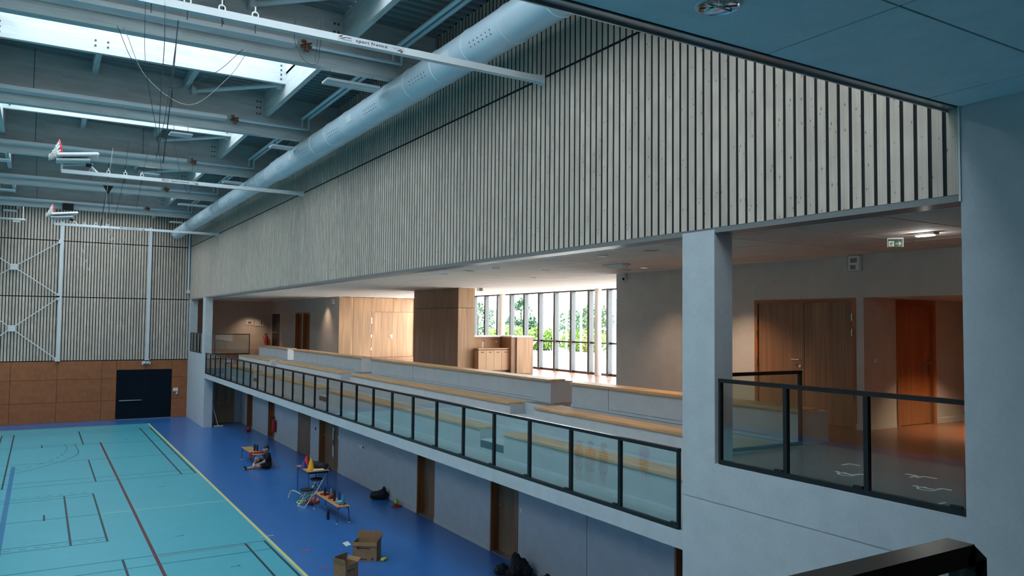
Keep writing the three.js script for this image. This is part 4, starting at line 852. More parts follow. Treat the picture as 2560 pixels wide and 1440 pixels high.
function goal(z, label, withBoard, textX) {
  const y = 9.12, h = 0.10, x0 = withBoard ? 0.35 : -0.2, t = thing('basketball_hoist', label, 'basketball goal', [W, y - 0.1, z]);
  obj('beam_bar', bx(x0, y - h / 2, z - 0.055, W - 0.01, y + h / 2, z + 0.055), M.whiteSteel, t);
  obj('wall_bracket', [bx(W - 0.02, y - 0.09, z - 0.09, W, y + 0.09, z + 0.09), bx(W - 0.14, y - 0.06, z - 0.06, W - 0.02, y + 0.06, z + 0.06)], M.whiteSteel, t);
  const g = new THREE.PlaneGeometry(1.0, 0.088).translate(textX, y, z + 0.0565); obj('printed_sticker', g, barMat, t).userData.label = 'sticker reading sport france';
  for (let i = 0; i < 4; i++) { const x = 1.05 + i * 0.42; obj('rope_eye', [new THREE.TorusGeometry(0.04, 0.009, 6, 16).translate(x, y + 0.09, z), rod([x, y + 0.12, z], [x, y + 0.2, z], 0.01, 6)], M.white, t); obj('cord_end', rod([x, y - 0.05, z + 0.02], [x, y - 0.16, z + 0.02], 0.006, 6), M.wire, t); }
  if (!withBoard) return;
  // the board lies folded up, nearly flat, over the free end of the bar
  const b = obj('backboard', new RoundedBoxGeometry(1.0, 0.10, 0.66, 3, 0.045).rotateZ(0.13).translate(0.72, 9.56, z + 0.0), M.white, t);
  obj('board_frame', [new RoundedBoxGeometry(0.8, 0.07, 0.5, 2, 0.025).rotateZ(0.10).translate(0.62, 9.42, z)], M.whiteSteel, t);
  obj('support_arm', [rod([1.0, 9.36, z], [1.25, y, z], 0.025), rod([0.36, 9.3, z], [0.36, y, z], 0.03), rod([0.36, 9.3, z - 0.2], [1.1, 9.42, z - 0.2], 0.02)], M.whiteSteel, t);
  obj('winch', rbx(0.92, 9.3, z - 0.06, 1.06, 9.38, z + 0.08, 0.015), M.bagBlack, t);
  obj('hoop', new THREE.TorusGeometry(0.27, 0.016, 8, 28).rotateY(Math.PI / 2).rotateZ(0.2).translate(0.33, 9.68, z), M.coneRed, t);
  const net = [];
  for (let i = 0; i < 14; i++) { const a = i / 14 * Math.PI * 2, c = Math.cos(a), s = Math.sin(a); for (const q of [0.5, -0.5]) net.push(tube([[0.33 - c * 0.045, 9.68 + c * 0.265, z + s * 0.265], [0.22 - c * 0.02, 9.60 + c * 0.14, z + Math.sin(a + q * 0.5) * 0.14], [0.10, 9.47 + c * 0.07, z + Math.sin(a + q) * 0.09], [0.05, 9.44 + c * 0.06, z + Math.sin(a) * 0.08]], 0.011, 8, 4)); }
  for (const [x, yy, r] of [[0.25, 9.62, 0.18], [0.16, 9.53, 0.12], [0.08, 9.46, 0.08]]) net.push(new THREE.TorusGeometry(r, 0.009, 4, 18).rotateY(Math.PI / 2).rotateZ(0.3).translate(x, yy, z));
  obj('net', net, M.paper, t);
}
goal(-10.45, 'white hoist bar with printed sticker nearest the camera', false, 3.92);
goal(-23.9, 'white hoist bar with folded board and net halfway down the hall', true, 3.3);
goal(-37.4, 'white hoist bar with folded board and net near the end wall', true, 3.3);
// hanging ropes, chains and cables
function rope(label, pts, r, mat = M.wire, name = 'hanging_cable') { one(name, label, 'cable', [tube(pts, r, 30, 5)], mat, undefined, pts[pts.length - 1]); }
rope('slack dark cable looping under the nearest beam', [[3.0, 10.1, -14.492], [2.4, 9.4, -14.0], [1.75, 9.05, -14.0], [1.25, 9.3, -14.0], [0.95, 10.1, -14.492]], 0.0050);
rope('second slack cable looping lower under the nearest beam', [[3.1, 10.1, -14.492], [2.6, 9.3, -13.9], [2.0, 8.75, -13.8], [1.4, 9.1, -13.9], [1.05, 10.1, -14.492]], 0.0050, M.rope);
rope('straight thin cable, leftmost of the hanging ones', [[0.98, 9.1, -10.4], [1.02, 8.4, -10.6], [1.25, 7.6, -11.2], [1.42, 7.2, -12.0]], 0.0033);
rope('twisted dark cord hanging through the near bar', [[1.2, 9.2, -10.4], [1.21, 8.6, -10.4], [1.2, 8.0, -10.5], [1.2, 7.3, -10.6]], 0.0050);
rope('thick black rope hanging at the near bar', [[1.36, 8.92, -10.4], [1.33, 8.2, -10.5], [1.29, 7.5, -10.6], [1.27, 7.15, -10.7]], 0.0077);
rope('second black rope close to the thick one', [[1.37, 8.9, -10.42], [1.31, 8.2, -10.5], [1.25, 7.6, -10.6], [1.19, 7.2, -10.7]], 0.0039);
rope('dark cable loop hanging near the copper valve', [[2.85, 9.3, -10.5], [2.86, 8.95, -10.5], [3.02, 8.72, -10.5], [3.16, 8.72, -10.5], [3.2, 8.95, -10.5], [3.24, 9.4, -10.5]], 0.0039);
rope('thin cable beside the loop near the copper valve', [[3.2, 9.4, -10.5], [3.17, 9.1, -10.5], [3.14, 8.75, -10.5]], 0.0039);
rope('pale cord falling from the middle hoist bar', [[1.56, 9.9, -23.9], [1.5, 9.2, -23.9], [1.45, 8.2, -24.0], [1.7, 7.2, -24.0]], 0.0055, M.rope);
rope('dark line beside the middle hoist bar', [[1.95, 10.1, -23.9], [1.85, 9.0, -24.0], [1.65, 7.9, -24.0]], 0.0055);
rope('dark line right of the middle hoist winch', [[2.5, 10.2, -23.9], [2.35, 9.3, -24.0], [2.2, 8.3, -24.0]], 0.0055);
rope('dark V shaped cable before the middle bar sticker', [[3.1, 10.3, -23.8], [3.3, 9.4, -23.9], [3.55, 8.8, -23.9], [3.62, 9.5, -23.9], [3.55, 10.4, -23.8]], 0.0055);
rope('pale cord dropping from the far hoist bar', [[1.4, 9.1, -37.4], [1.42, 8.2, -37.4], [1.7, 7.2, -37.4]], 0.0077, M.rope);
rope('pale loop of cord on the far hoist bar', [[2.5, 9.1, -37.4], [2.45, 8.6, -37.4], [2.8, 8.35, -37.4], [3.05, 8.7, -37.4], [3.1, 9.1, -37.4]], 0.0066, M.rope);
{
  const t = thing('pulley_block', 'black wedge shaped pulley hanging before the beams', 'pulley', [1.7, 9.0, -27.2]);
  obj('cheek', [new THREE.ConeGeometry(0.17, 0.28, 3).rotateX(Math.PI).scale(1, 1, 0.35).translate(1.68, 9.2, -27.2)], M.bagBlack, t);
  obj('line', [rod([1.64, 9.15, -27.2], [1.5, 8.05, -27.2], 0.012, 5), rod([1.71, 9.15, -27.2], [1.74, 8.15, -27.2], 0.008, 5), rod([1.68, 9.32, -27.2], [1.68, 10.06, -27.2], 0.008, 5)], M.wire, t);
}
{
  const t = thing('rain_pipe', 'grey pipe in the corner of the end wall and the slat wall', 'pipe', [6.78, 6.7, ZE + 0.06]);
  obj('pipe', rod([6.8, 6.75, ZE + 0.07], [6.8, DECK, ZE + 0.07], 0.05, 12), M.galv, t); obj('bracket', bx(6.72, 6.62, ZE, 6.86, 6.8, ZE + 0.14), M.whiteSteel, t);
  const l = thing('hung_lamp_bar', 'white lamp bar on a rod before the end wall bracing', 'lamp', [-1.1, 9.5, -42.5]);
  obj('housing', rbx(-1.75, 9.72, -42.6, -0.75, 9.80, -42.4, 0.015), M.white, l); obj('hanger', rod([-0.85, 9.8, -42.5], [-0.85, DECK, -42.5], 0.02), M.whiteSteel, l); obj('base', bx(-1.25, 9.62, -42.58, -0.95, 9.72, -42.42), M.whiteSteel, l);
}
// ---------------------------------------------------------------- things on the sports floor
function schoolBench(x0, x1, z0, z1, h, label) {
  const t = thing('school_bench', label, 'bench', [(x0 + x1) / 2, 0, (z0 + z1) / 2], 'school benches');
  obj('seat_board', rbx(x0, h - 0.025, z0, x1, h, z1, 0.01), M.tableTop, t);
  obj('apron', [bx(x0 + 0.02, h - 0.06, z0 + 0.05, x0 + 0.045, h - 0.025, z1 - 0.05), bx(x1 - 0.045, h - 0.06, z0 + 0.05, x1 - 0.02, h - 0.025, z1 - 0.05)], M.tableBlue, t);
  for (const z of [z0 + 0.06, z1 - 0.06]) for (const s of [0, 1]) {
    const x = s ? x1 - 0.03 : x0 + 0.03, d = s ? 1 : -1;
    obj('leg', tube([[x - d * 0.06, h - 0.04, z], [x - d * 0.01, h - 0.05, z], [x + d * 0.005, h - 0.12, z], [x + d * 0.03, 0.01, z]], 0.015, 14, 6), M.tableBlue, t);
    obj('foot', disc(x + d * 0.03, 0.012, z, 0.02, 0.024, 8), M.paper, t);
  }
}
schoolBench(6.56, 6.94, -30.2, -28.25, 0.46, 'long wooden bench on blue legs behind the seated child');
schoolBench(6.63, 6.96, -21.42, -19.40, 0.44, 'long wooden bench on blue legs covered with bottles and bibs');
{
  const t = thing('school_table', 'tall school table with cones and a black bag on it', 'table', [7.2, 0, -23.4]), x0 = 6.86, x1 = 7.52, z0 = -24.02, z1 = -22.8;
  obj('table_top', rbx(x0, 0.715, z0, x1, 0.74, z1, 0.01), M.tableTop, t);
  obj('frame', [bx(x0 + 0.03, 0.665, z0 + 0.03, x1 - 0.03, 0.715, z0 + 0.06), bx(x0 + 0.03, 0.665, z1 - 0.06, x1 - 0.03, 0.715, z1 - 0.03), bx(x0 + 0.03, 0.665, z0 + 0.06, x0 + 0.06, 0.715, z1 - 0.06), bx(x1 - 0.06, 0.665, z0 + 0.06, x1 - 0.03, 0.715, z1 - 0.06)], M.frameBlack, t);
  for (const x of [x0 + 0.045, x1 - 0.045]) for (const z of [z0 + 0.045, z1 - 0.045]) obj('leg', rod([x, 0, z], [x, 0.67, z], 0.017, 8), M.tableBlue, t);
}
function cone(x, y, z, h, mat, label) {
  const t = thing('marker_cone', label, 'cone', [x, y, z], 'marker cones on the table');
  obj('cone_body', lathe([[0.10, 0.02], [0.03, h], [0.022, h], [0, h - 0.01]], x, y, z, 20), mat, t);
  obj('cone_base', rbx(x - 0.12, y, z - 0.12, x + 0.12, y + 0.02, z + 0.12, 0.008), mat, t);
}
cone(7.05, 0.74, -23.1, 0.34, M.yellow, 'tall yellow marker cone on the table');
cone(6.95, 0.74, -23.5, 0.2, M.coneBlue, 'short blue marker cone on the table');
cone(7.13, 0.74, -23.83, 0.29, M.coneRed, 'red marker cone at the rear of the table');
one('white_tray', 'flat white tray before the yellow cone', 'tray', [rbx(7.08, 0.74, -22.98, 7.38, 0.775, -22.83, 0.012)], M.paper, undefined, [7.2, 0.74, -22.9]);

// lumpy bodies: a smooth union of balls and tapered bars, meshed on a grid
function blobGeo(bones, cell = 0.02, k = 0.03, fold = 0) {
  const lo = V(1e9, 1e9, 1e9), hi = V(-1e9, -1e9, -1e9);
  for (const [a, b, ra, rb] of bones) for (const [p, r] of [[a, ra], [b, rb ?? ra]]) { lo.min(V(p[0] - r, p[1] - r, p[2] - r)); hi.max(V(p[0] + r, p[1] + r, p[2] + r)); }
  const c = lo.clone().add(hi).multiplyScalar(0.5), half = Math.max(hi.x - lo.x, hi.y - lo.y, hi.z - lo.z) / 2 + 4 * cell, res = Math.min(120, Math.ceil(2 * half / cell));
  const mc = new MarchingCubes(res, M.black, false, false, 90000); mc.isolation = 0;
  const B = bones.map(([a, b, ra, rb]) => ({ a: V(...a), d: V(...b).sub(V(...a)), ra, rb: rb ?? ra })), p = V(), q = V();
  for (let z = 0; z < res; z++) for (let y = 0; y < res; y++) for (let x = 0; x < res; x++) {
    p.set((x - res / 2) / (res / 2) * half + c.x, (y - res / 2) / (res / 2) * half + c.y, (z - res / 2) / (res / 2) * half + c.z);
    let d = 1e9;
    for (const s of B) {
      q.copy(p).sub(s.a); const L = s.d.lengthSq(), t = L > 1e-9 ? Math.max(0, Math.min(1, q.dot(s.d) / L)) : 0, e = q.addScaledVector(s.d, -t).length() - (s.ra + (s.rb - s.ra) * t);
      const h = Math.max(k - Math.abs(d - e), 0) / k; d = Math.min(d, e) - h * h * k * 0.25;
    }
    if (fold) d += fold * (Math.sin(p.x * 41 + Math.sin(p.y * 23) * 2) * Math.sin(p.z * 37 + p.y * 29) + 0.6 * Math.sin(p.y * 71 + p.x * 33) * Math.sin(p.z * 53));
    mc.field[x + y * res + z * res * res] = -d;
  }
  mc.update();
  const n = mc.count, g = new THREE.BufferGeometry();
  g.setAttribute('position', new THREE.BufferAttribute(mc.positionArray.slice(0, n * 3), 3)); g.setAttribute('normal', new THREE.BufferAttribute(mc.normalArray.slice(0, n * 3), 3));
  g.scale(half, half, half); g.translate(c.x, c.y, c.z);
  return g;
}
const ball = (x, y, z, r) => [[x, y, z], [x, y, z], r, r];
function bag(label, bones, strap, p, mat = M.bagBlack, name = 'sports_bag') {
  const t = thing(name, label, 'bag', p);
  obj('bag_body', blobGeo(bones, 0.014, 0.05, 0.012), mat, t);
  if (strap) obj('strap', strap, M.frameBlack, t);
  return t;
}
bag('black sports bag lying on the tall table', [[[7.2, 0.80, -23.4], [7.42, 0.81, -23.1], 0.085, 0.1], [[7.3, 0.8, -23.65], [7.42, 0.83, -23.4], 0.08, 0.09], ball(7.44, 0.83, -23.0, 0.08)], [tube([[7.46, 0.9, -23.2], [7.56, 0.84, -23.0], [7.57, 0.72, -22.85], [7.55, 0.8, -22.82]], 0.014, 12)], [7.35, 0.74, -23.3]);
bag('black rucksack lying at the passage wall', [[[8.5, 0.11, -21.65], [8.72, 0.13, -21.5], 0.12, 0.13], [[8.66, 0.2, -21.55], [8.72, 0.28, -21.5], 0.07, 0.04]], [tube([[8.40, 0.12, -21.7], [8.36, 0.06, -21.6], [8.45, 0.02, -21.5]], 0.015, 10), tube([[8.7, 0.24, -21.5], [8.71, 0.36, -21.5], [8.76, 0.33, -21.48], [8.77, 0.2, -21.46]], 0.018, 12)], [8.6, 0, -21.55]);
bag('upright black kit bag by the near grey door', [[[8.55, 0.14, -13.75], [8.5, 0.36, -13.78], 0.17, 0.09], [[8.66, 0.1, -13.6], [8.6, 0.25, -13.68], 0.12, 0.1], ball(8.42, 0.1, -13.7, 0.12)], [tube([[8.48, 0.3, -13.6], [8.4, 0.2, -13.55], [8.42, 0.05, -13.52]], 0.014, 10)], [8.55, 0, -13.7]);
bag('small black bag beside the upright kit bag', [[[8.16, 0.12, -13.88], [8.26, 0.14, -13.86], 0.1, 0.11], [[8.3, 0.06, -13.75], [8.36, 0.05, -13.7], 0.06, 0.05]], [tube([[8.1, 0.2, -13.8], [8.2, 0.25, -13.78], [8.28, 0.2, -13.76]], 0.01, 10)], [8.2, 0, -13.85]);
{
  const t = thing('sports_shoe', 'black and white shoe by the passage wall at the picture edge', 'shoe', [8.78, 0, -13.15]);
  obj('upper', blobGeo([[[8.72, 0.06, -13.2], [8.86, 0.06, -13.1], 0.05, 0.055], ball(8.84, 0.11, -13.11, 0.05)], 0.012), M.bagBlack, t); obj('toe_cap', new THREE.SphereGeometry(0.045, 12, 8).translate(8.70, 0.07, -13.2), M.paper, t);
}
{
  const t = thing('bib_pile', 'lime bib heaped on a red disc by the passage wall', 'bib', [8.7, 0, -20.48]);
  obj('disc', lathe([[0, 0.06], [0.05, 0.07], [0.15, 0.01], [0.15, 0], [0, 0]], 8.7, 0, -20.48, 20), M.redCloth, t);
  obj('bib', blobGeo([ball(8.69, 0.12, -20.48, 0.055), [[8.7, 0.14, -20.47], [8.68, 0.22, -20.46], 0.045, 0.03], ball(8.74, 0.09, -20.45, 0.04)], 0.012), M.lime, t);
}
{
  const t = thing('red_ball', 'dark red ball lying by the far passage doors', 'ball', [8.43, 0.1, -37.43]); obj('ball_body', new THREE.SphereGeometry(0.11, 20, 14).translate(8.43, 0.11, -37.43), M.redCloth, t); obj('valve_patch', new THREE.SphereGeometry(0.05, 12, 8).translate(8.42, 0.18, -37.38), M.coneRed, t);
  const k = thing('yellow_block', 'small yellow foam block beside the cardboard boxes', 'block', [6.52, 0, -16]); obj('block_body', new RoundedBoxGeometry(0.15, 0.06, 0.09, 2, 0.02).rotateY(0.6).translate(6.52, 0.032, -16), M.lime.clone(), k); k.children[0].material.color = lin(0.62, 0.5, 0.04); obj('top_face', new RoundedBoxGeometry(0.12, 0.008, 0.06, 1, 0.003).rotateY(0.6).translate(6.52, 0.064, -16), M.lineCream, k);
}
// bottles
function bottle(x, y, z, h, r, mat, label) {
  const t = thing('drink_bottle', label, 'bottle', [x, y, z]);
  obj('bottle_body', lathe([[0, 0], [r, 0], [r, h * 0.68], [r * 0.55, h * 0.82], [r * 0.5, h * 0.86], [0, h * 0.86]], x, y, z, 16), mat, t);
  obj('cap', lathe([[r * 0.6, h * 0.84], [r * 0.6, h * 0.97], [r * 0.4, h], [0, h]], x, y, z, 14), mat === M.bottleTeal ? M.bottleTeal : M.bottleBlack, t);
}
bottle(6.59, 0, -20.03, 0.26, 0.04, M.bottleBlack, 'black bottle standing on the floor before the bench');
bottle(6.76, 0.44, -20.85, 0.22, 0.036, M.bottleBlack, 'black bottle at the far end of the bench');
bottle(6.78, 0.44, -20.12, 0.28, 0.036, M.bottleBlack, 'tall black bottle in the middle of the bench');
bottle(6.82, 0.44, -19.55, 0.27, 0.036, M.bottleTeal, 'teal bottle at the near end of the bench');
bottle(6.92, 0.44, -20.15, 0.2, 0.036, M.bottleBlue, 'blue bottle between the black and teal ones');
bottle(6.86, 0.44, -20.62, 0.22, 0.036, M.bottleTeal, 'pale teal bottle among the red bibs');
bottle(6.78, 0.46, -29.05, 0.27, 0.036, M.bottleBlack, 'black bottle on the bench beside the seated child');
bottle(6.86, 0.46, -29.0, 0.24, 0.036, M.bottleBlack, 'slimmer dark bottle next to it on that bench');
const heap = (label, bones, mat, p, cat = 'bib') => one('cloth_heap', label, cat, [blobGeo(bones, 0.012, 0.04, 0.007)], mat, undefined, p);
heap('red bib heap in the middle of the bench', [ball(6.82, 0.49, -20.45, 0.065), [[6.75, 0.47, -20.4], [6.88, 0.47, -20.5], 0.045, 0.05]], M.redCloth, [6.82, 0.44, -20.45]);
heap('red bib heap at the far end of the bench', [[[6.7, 0.46, -20.95], [6.86, 0.47, -20.88], 0.035, 0.04]], M.redCloth, [6.78, 0.44, -20.9]);
heap('dark red cloth under the teal bottle', [[[6.74, 0.455, -19.6], [6.9, 0.455, -19.62], 0.025, 0.03]], M.redCloth, [6.8, 0.44, -19.6]);
heap('pale blue cloth on the bench', [[[6.74, 0.47, -19.82], [6.86, 0.485, -19.74], 0.035, 0.04]], M.clothBlue, [6.8, 0.44, -19.78], 'cloth');
heap('red bib hanging over the edge of the far bench', [ball(6.58, 0.45, -28.6, 0.05), [[6.55, 0.44, -28.6], [6.53, 0.3, -28.55], 0.05, 0.045], [[6.62, 0.48, -28.5], [6.9, 0.49, -28.4], 0.03, 0.045]], M.redCloth, [6.6, 0.46, -28.6]);
heap('orange bib on the floor under the bench end', [ball(6.82, 0.09, -22.0, 0.09), [[6.7, 0.06, -22.0], [6.9, 0.07, -21.9], 0.05, 0.06]], M.orange, [6.8, 0, -22]);
heap('second red bib on the floor beside the orange one', [[[6.62, 0.06, -21.95], [6.72, 0.06, -21.8], 0.055, 0.05]], M.redCloth, [6.66, 0, -21.9]);
// folding stools
function stool(x, z, turn, label, back) {
  const t = thing('folding_stool', label, 'stool', [x, 0, z], 'folding stools'); t.rotation.y = turn; origin.set(t, V(0, 0, 0));
  obj('seat', [new THREE.CylinderGeometry(0.17, 0.17, 0.045, 24).translate(0, 0.45, 0), new THREE.TorusGeometry(0.165, 0.022, 8, 24).rotateX(Math.PI / 2).translate(0, 0.45, 0)], M.bagBlack, t);
  for (const s of [-1, 1]) { obj('leg', tube([[-0.2, 0.0, s * 0.15], [0.0, 0.22, s * 0.15], [0.12, 0.44, s * 0.13]], 0.012, 12), M.steel, t); obj('leg', tube([[0.2, 0.0, s * 0.13], [0.02, 0.22, s * 0.13], [-0.12, 0.44, s * 0.12]], 0.012, 12), M.steel, t); }
  obj('cross_bar', [rod([-0.2, 0.01, -0.15], [-0.2, 0.01, 0.15], 0.012), rod([0.2, 0.01, -0.13], [0.2, 0.01, 0.13], 0.012)], M.steel, t);
  if (back) obj('back_hoop', tube([[-0.16, 0.0, -0.17], [0.1, 0.4, -0.17], [0.26, 0.66, -0.16], [0.3, 0.7, 0], [0.26, 0.66, 0.16], [0.1, 0.4, 0.17], [-0.16, 0, 0.17]], 0.014, 40), M.steel, t);
}
stool(6.55, -21.78, 0.4, 'folding stool with black round seat at the bench end', false);
stool(7.22, -23.1, 0.2, 'folding chair with a bent silver hoop half under the table', true);
{
  const t = thing('skipping_rope', 'tangle of lime straps and a long strap end on the floor', 'strap', [6.6, 0, -22.1]);
  obj('loop', [tube([[6.45, 0.02, -22.0], [6.55, 0.2, -21.9], [6.7, 0.32, -21.75], [6.8, 0.2, -21.8], [6.7, 0.05, -22.1], [6.5, 0.02, -22.4], [6.4, 0.02, -22.2]], 0.018, 40, 6, true), tube([[6.55, 0.02, -22.5], [6.5, 0.25, -22.0], [6.62, 0.3, -21.9], [6.75, 0.1, -22.1], [6.95, 0.06, -22.3], [7.06, 0.02, -22.2]], 0.018, 30)], M.lime, t);
  obj('strap_end', tube([[6.5, 0.24, -22.2], [6.45, 0.26, -22.6], [6.4, 0.2, -22.9], [6.33, 0.02, -22.9]], 0.014, 20), M.lineCream, t);
}
// cardboard boxes, open at the top
function carton(x, z, turn, w, d, h, label, flaps) {
  const t = thing('cardboard_box', label, 'box', [x, 0, z]); t.rotation.y = turn; origin.set(t, V(0, 0, 0));
  const e = 0.006;
  obj('side', bx(-w / 2, 0, d / 2 - e, w / 2, h, d / 2), M.card, t); obj('side', bx(-w / 2, 0, -d / 2, w / 2, h, -d / 2 + e), M.card, t);
  obj('side', bx(-w / 2, 0, -d / 2, -w / 2 + e, h, d / 2), M.card, t); obj('side', bx(w / 2 - e, 0, -d / 2, w / 2, h, d / 2), M.card, t);
  obj('bottom', bx(-w / 2, 0, -d / 2, w / 2, e, d / 2), M.card, t);
  for (const [side, ang, len] of flaps) {
    const g = side === 'b' || side === 'f' ? bx(-w / 2, 0, -e / 2, w / 2, len, e / 2) : bx(-e / 2, 0, -d / 2, e / 2, len, d / 2);
    if (side === 'b') g.rotateX(-ang).translate(0, h, -d / 2 + e / 2); if (side === 'f') g.rotateX(ang).translate(0, h, d / 2 - e / 2);
    if (side === 'l') g.rotateZ(ang).translate(-w / 2 + e / 2, h, 0); if (side === 'r') g.rotateZ(-ang).translate(w / 2 - e / 2, h, 0);
    obj('flap', g, M.card, t);
  }
  obj('print_mark', [bx(-w * 0.28, h * 0.66, d / 2 - 0.002, w * 0.2, h * 0.71, d / 2 + 0.0015), bx(-w * 0.33, h * 0.62, d / 2 - 0.002, -w * 0.24, h * 0.74, d / 2 + 0.0015), bx(-w * 0.2, h * 0.08, d / 2 - 0.002, w * 0.1, h * 0.13, d / 2 + 0.0015), bx(w * 0.28, h * 0.08, d / 2 - 0.002, w * 0.36, h * 0.17, d / 2 + 0.0015)], M.ink, t);
  return t;
}
carton(6.253, -16.31, -0.64, 0.53, 0.36, 0.40, 'larger open cardboard box with its rear flap up', [['b', 0.12, 0.16], ['r', 0.5, 0.1], ['f', 2.9, 0.08]]);
carton(5.365, -15.13, 0.51, 0.37, 0.31, 0.36, 'smaller open cardboard box before the larger one, cut by the picture', [['l', 0.25, 0.13], ['b', -0.15, 0.15], ['r', 0.9, 0.1]]);
one('card_sheet', 'white printed card sticking out between the boxes', 'card', [new THREE.BoxGeometry(0.16, 0.004, 0.12).rotateX(0.5).rotateY(0.5).translate(5.86, 0.33, -16.5)], M.paper, undefined, [5.86, 0.33, -16.5]);
{
  const t = thing('floor_mop', 'long handled mop leaning at the far pier', 'mop', [7.6, 0, -40.1]);
  obj('handle', rod([7.58, 0.05, -40.1], [7.22, 1.42, -40.1], 0.014, 8), M.whiteSteel, t); obj('grip', rod([7.22, 1.42, -40.1], [7.19, 1.56, -40.1], 0.022, 8), M.bagBlack, t); obj('mop_head', rbx(7.38, 0.0, -40.22, 7.82, 0.045, -39.98, 0.015), M.lineCream, t); obj('joint', disc(7.58, 0.06, -40.1, 0.035, 0.04, 10), M.lime, t);
}
// ---------------------------------------------------------------- people
function hand(w, dir, up, s = 1, spread = 0.5) {                // palm at the wrist w pointing along dir, five fingers
  const d = V(...dir).normalize(), u = V(...up).normalize(), side = d.clone().cross(u).normalize(), P = (a, b, c) => [w[0] + d.x * a + side.x * b + u.x * c, w[1] + d.y * a + side.y * b + u.y * c, w[2] + d.z * a + side.z * b + u.z * c];
  const out = [[P(0, 0, 0), P(0.055 * s, 0, 0), 0.020 * s, 0.024 * s]];
  [[-0.026, 0.060], [-0.009, 0.072], [0.009, 0.068], [0.025, 0.052]].forEach(([b, l]) => { const m = P((0.065 + l * 0.5) * s, b * s * 1.25, 0.004 * s); out.push([P(0.055 * s, b * s, 0), m, 0.0095 * s, 0.0085 * s], [m, P((0.065 + l * 0.95) * s, b * s * 1.35, -0.012 * s), 0.0085 * s, 0.0075 * s]); });
  out.push([P(0.02 * s, -0.022 * s, 0), P(0.05 * s, -0.05 * s, -0.004 * s), 0.011 * s, 0.009 * s], [P(0.05 * s, -0.05 * s, -0.004 * s), P(0.078 * s, -0.056 * s, -0.01 * s), 0.009 * s, 0.008 * s]);
  return out;
}
function head(c, face, s = 1) {                                 // skull, jaw, nose, ears; face points along (x, z)
  const f = V(face[0], face[1], face[2]).normalize(), r = V(0, 1, 0).cross(f).normalize(), P = (a, y, b) => [c[0] + f.x * a * s + r.x * b * s, c[1] + y * s + f.y * a * s, c[2] + f.z * a * s + r.z * b * s];
  return {
    skin: [[P(-0.015, 0.03, 0), P(0.01, 0.02, 0), 0.085 * s, 0.082 * s], [P(0.02, -0.03, 0), P(0.035, -0.075, 0), 0.062 * s, 0.036 * s], [P(0.088, 0.015, 0), P(0.104, -0.015, 0), 0.010 * s, 0.013 * s], [P(0.068, -0.048, -0.016), P(0.068, -0.048, 0.016), 0.013 * s, 0.013 * s], [P(-0.005, 0.0, 0.083), P(-0.008, 0.03, 0.086), 0.014 * s, 0.016 * s], [P(-0.005, 0.0, -0.083), P(-0.008, 0.03, -0.086), 0.014 * s, 0.016 * s]],
    hair: [[P(-0.03, 0.055, 0), P(0.015, 0.065, 0), 0.088 * s, 0.072 * s], [P(-0.055, 0.02, 0), P(-0.045, -0.03, 0), 0.062 * s, 0.045 * s]],
    eyes: [P(0.079, 0.012, 0.03), P(0.079, 0.012, -0.03)], P,
  };
}
function eyes(t, h, s) { for (const e of h.eyes) obj('eye', new THREE.SphereGeometry(0.009 * s, 10, 8).translate(...e), M.bagBlack, t); }
